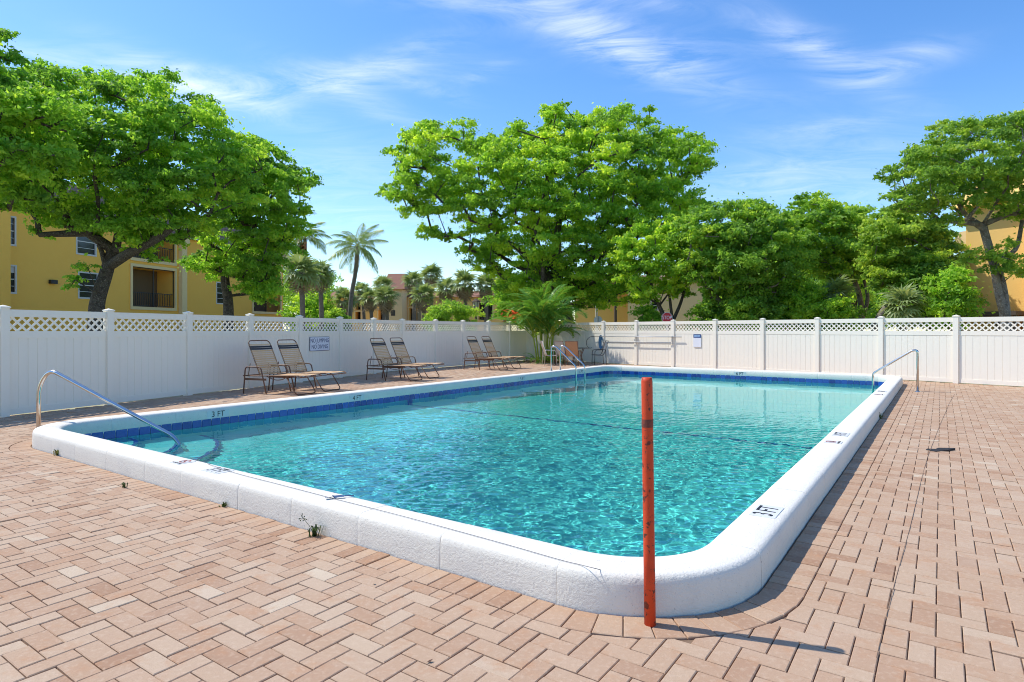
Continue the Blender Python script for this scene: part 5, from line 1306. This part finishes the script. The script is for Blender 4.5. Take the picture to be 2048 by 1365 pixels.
# fan palms low behind the sunlit fence
def fan_palm(px, py, rp, Y, label, seed, n=26, trunk=True, mt_set=None, base_px=None):
    rg = np.random.default_rng(seed); c = at(px, py, Y); r = rp/FPX*Y; bx = ((base_px or px)-HX)/FPX*Y; t = thing('fan_palm', (bx, Y, 0), label, 'palm tree', 'fan palms behind the sunlit fence'); loc = c-Vector((bx, Y, 0))
    MB().tube([(bx, Y, 0), c], [.16, .13], 8).build('trunk', M['palmbark'], t)
    for k in range(n):
        el = R(80-150*((k+.5)/n)); az = k*2.39996+rg.uniform(-.2, .2); put(fans[int(rg.integers(0, 4))], 'frond', t, loc, az, el, rg.uniform(-.4, .4), r/1.6*rg.uniform(.85, 1.1))
fan_palm(1675, 585, 42, 29, 'fan palm with a bare straight trunk before the mid green tree', 201, base_px=1713)
fan_palm(1805, 612, 52, 25, 'dense low fan palm between the bent limb and the balcony fins', 202, n=36)
fan_palm(1690, 470, 50, 40, 'fan palm poking up behind the flat dense tree', 203)
# coconut palm
def coconut():
    Y = 48; c = at(714, 492, Y); base = Vector(((697-HX)/FPX*Y, Y, 0)); t = thing('coconut_palm', base, 'slender coconut palm with a curved trunk standing against the sky', 'palm tree')
    path = smooth_path([base, at(702, 600, Y), at(711, 545, Y), at(714, 505, Y), c], 5); MB().tube(path, [.19-.07*i/(len(path)-1) for i in range(len(path))], 9).build('trunk', M['palmbark'], t, smooth=True)
    ms = [frond_mesh('frond', 2.9, .62, 42, M['frond'], d, s, vee=-.15, leaf_w=.06, hang=.75, tintb=tb, rachis=.03) for d, s, tb in ((1.0, 61, .5), (1.35, 62, .4), (.8, 63, .6))]
    rg = np.random.default_rng(64)
    for k in range(22):
        el = R(72-105*((k+.5)/22)); put(ms[k % 3], 'frond', t, c-base, k*2.39996+.3, el, rg.uniform(-.4, .4), rg.uniform(.8, 1.02))
    dm = frond_mesh('dead_frond', 2.4, .35, 30, M['frondD'], .5, 65, vee=-.2, leaf_w=.05, hang=1)
    for az in (2.6, -.5): put(dm, 'dead_frond', t, c-base, az, R(-78), 0, .9)
coconut()
def queen():
    Y = 52; c = at(610, 478, Y); base = Vector(((612-HX)/FPX*Y, Y, 0)); t = thing('queen_palm', base, 'tall plumed palm with orange fruit behind the shaggy cabbage palm', 'palm tree')
    MB().tube([base, c], [.2, .15], 8).build('trunk', M['palmbark'], t)
    ms = [frond_mesh('frond', 2.4, .6, 40, M['frond'], d, s, vee=.1, leaf_w=.055, hang=.9, tintb=.35, rachis=.03) for d, s in ((1.3, 71), (1.6, 72))]
    for k in range(18): put(ms[k % 2], 'frond', t, c-base, k*2.39996, R(72-80*((k+.5)/18)), 0, 1)
    m_ = MB(); rg = np.random.default_rng(5)
    for k in range(140):
        q = at(603+rg.normal(0, 5), 497+rg.normal(0, 9), Y-1); m_.box(q, (.10, .10, .12), tint=rg.random())
    m_.build('fruit_cluster', M['fruit'], t)
queen()
# arching areca clump inside the fence corner
def areca():
    base = Vector((1.42, 27.0, 0)); t = thing('areca_palm', base, 'arching green areca palm clump in the corner of the deck', 'palm')
    rg = np.random.default_rng(91)
    ms = [frond_mesh('frond', L_, .46, 40, M['frondA'], d, s, vee=.35, leaf_w=.060, hang=.38, tintb=tb, rachis=.016) for L_, d, s, tb in ((2.3, 1.5, 81, .40), (2.0, 1.9, 82, .5), (2.2, 1.2, 83, .45), (1.7, 2.3, 84, .62), (1.9, 1.7, 85, .95))]
    for k in range(13):
        a = k*2.4; r0 = .08+.30*(k/13)**.5; b = base+Vector((r0*math.cos(a), r0*math.sin(a)*.8, 0)); h = rg.uniform(1.0, 2.1); tip = b+Vector((.55*r0*math.cos(a), .5*r0*math.sin(a), h))
        MB().tube([b, b.lerp(tip, .5)+Vector((0, 0, .05)), tip], [.035, .03, .024], 6, tint=.8).build('stem', M['frondA'], t)
        for j in range(5):
            az = a+j*2.4+rg.uniform(-.4, .4); el = R(rg.uniform(56, 90)-j*7); put(ms[int(rg.choice([0, 1, 2, 2, 3, 0, 4], p=[.2, .2, .2, .15, .1, .1, .05]))], 'frond', t, tip-base, az, el, rg.uniform(-.5, .5), rg.uniform(.8, 1.12))
    for k in range(24):
        a = rg.uniform(0, 6.28); b = Vector((.35*math.cos(a), .3*math.sin(a), .05)); put(ms[int(rg.integers(0, 4))], 'frond', t, b, a, R(rg.uniform(25, 75)), 0, rg.uniform(.3, .6))
areca()
def ti_plant():
    c = at(1035, 628, 33); t = thing('ti_plant', (c.x, c.y, 0), 'orange-red leafed plant behind the areca palm clump', 'plant'); rg = np.random.default_rng(8); m_ = MB()
    for k in range(60):
        p = c+Vector(rg.normal(0, .25, 3)); a = rg.uniform(0, 6.28); d = Vector((math.cos(a), math.sin(a), rg.uniform(-.2, .9))).normalized(); s = d.cross(Vector((0, 0, 1))).normalized()*.07
        m_.add([p, p+d*.3-s, p+d*.65+Vector((0, 0, -.1)), p+d*.3+s], [(0, 1, 2, 3)], rg.random())
    m_.build('foliage', M['leafR'], t); MB().tube([(c.x, c.y, 0), c], .04, 6).build('stem', M['bark'], t)
ti_plant()
# leaf litter under the areca clump
rg = np.random.default_rng(55); m_ = MB()
for k in range(900):
    a = rg.uniform(0, 6.28); r_ = abs(rg.normal(0, .75)); p = Vector((1.42+r_*math.cos(a)*1.35, 27.0+r_*math.sin(a)*.8, .012+.05*math.exp(-r_*r_)+rg.uniform(0, .03)))
    c_ = Matrix.Rotation(rg.uniform(0, 6.28), 3, 'Z') @ Matrix.Rotation(rg.normal(0, .4), 3, 'X'); l, w = rg.uniform(.05, .13), rg.uniform(.02, .045)
    m_.add([p+c_ @ Vector(q) for q in ((-l/2, 0, 0), (0, -w/2, .006), (l/2, 0, .01), (0, w/2, .006))], [(0, 1, 2, 3)], rg.random())
o = m_.build('leaf_litter', M['mulch']); tag(o, kind='stuff')

rg = np.random.default_rng(66); m_ = MB()
for k in range(70):
    p = uvw(rg.uniform(-1.5, 16), rg.uniform(-6.5, -.2) if k % 2 else rg.uniform(10.2, 11.5), .004) if k % 3 else uvw(rg.uniform(.2, 2.4), rg.uniform(-1, 9), .004)
    if p.y < 2: continue
    c_ = Matrix.Rotation(rg.uniform(0, 6.28), 3, 'Z'); l, w = rg.uniform(.015, .045), rg.uniform(.008, .02)
    m_.add([p+c_ @ Vector(q) for q in ((-l/2, 0, 0), (0, -w/2, .004), (l/2, 0, .008), (0, w/2, .002))], [(0, 1, 2, 3)], rg.random())
o = m_.build('dry_leaves', M['mulch']); tag(o, kind='stuff')
# weeds in the joints ---------------------------------------------------
def weed(px, py, h, n, label, seed, flower=False, tb=.3):
    b = ground(px, py, 0); rg = np.random.default_rng(seed); t = thing('weed', b, label, 'weed', 'weeds growing at the foot of the coping'); m_ = MB()
    for k in range(n):
        a = rg.uniform(0, 6.28); ln = h*rg.uniform(.5, 1.1); out = ln*rg.uniform(.25, .9); p = b+Vector(rg.normal(0, .012, 3))*Vector((1, 1, 0)).length*.7; p.z = 0
        d = Vector((math.cos(a), math.sin(a), 0)); s = Vector((-d.y, d.x, 0))*.0042; q = p+d*out*.45+Vector((0, 0, ln*.75)); e = p+d*out+Vector((0, 0, ln*.55))
        m_.add([p-s, p+s, q+s, q-s, e], [(0, 1, 2, 3), (3, 2, 4)], min(1, max(0, tb+rg.normal(0, .2))))
    m_.build('blades', M['grass'], t)
    if flower:
        f = MB(); tip = b+Vector((-.085, .0, .125)); f.tube([b, b+Vector((-.04, 0, .07)), tip], .0016, 5, tint=.4)
        for k in range(9): q = tip+Vector(rg.normal(0, .018, 3)); f.tube([tip, q], .0010, 4, tint=.6); f.box(q, (.006, .006, .006), tint=.1)
        f.build('flower_stalk', M['grass'], t)
weed(630, 1072, .085, 46, 'largest grassy weed with a thin flower stalk at the coping base', 1, True, .2)
weed(115, 911, .09, 30, 'dry yellowish weed tuft by the rounded end of the coping', 2, False, .75)
weed(248, 975, .06, 20, 'sparse little weed standing out among the pavers', 3, False, .45)
weed(447, 1013, .04, 26, 'tiny low weed clump at the coping below the 3 FT marker', 4, False, .3)
#weed(320, 975, .035, 14, 'tiny weed sprig at the coping between two larger tufts', 5, False, .4)
weed(1761, 838, .13, 8, 'upright weed sprig in the shaded side of the coping', 6, False, .3)
# remove helper properties
for o in list(COL.objects):
    if '_o' in o: del o['_o']
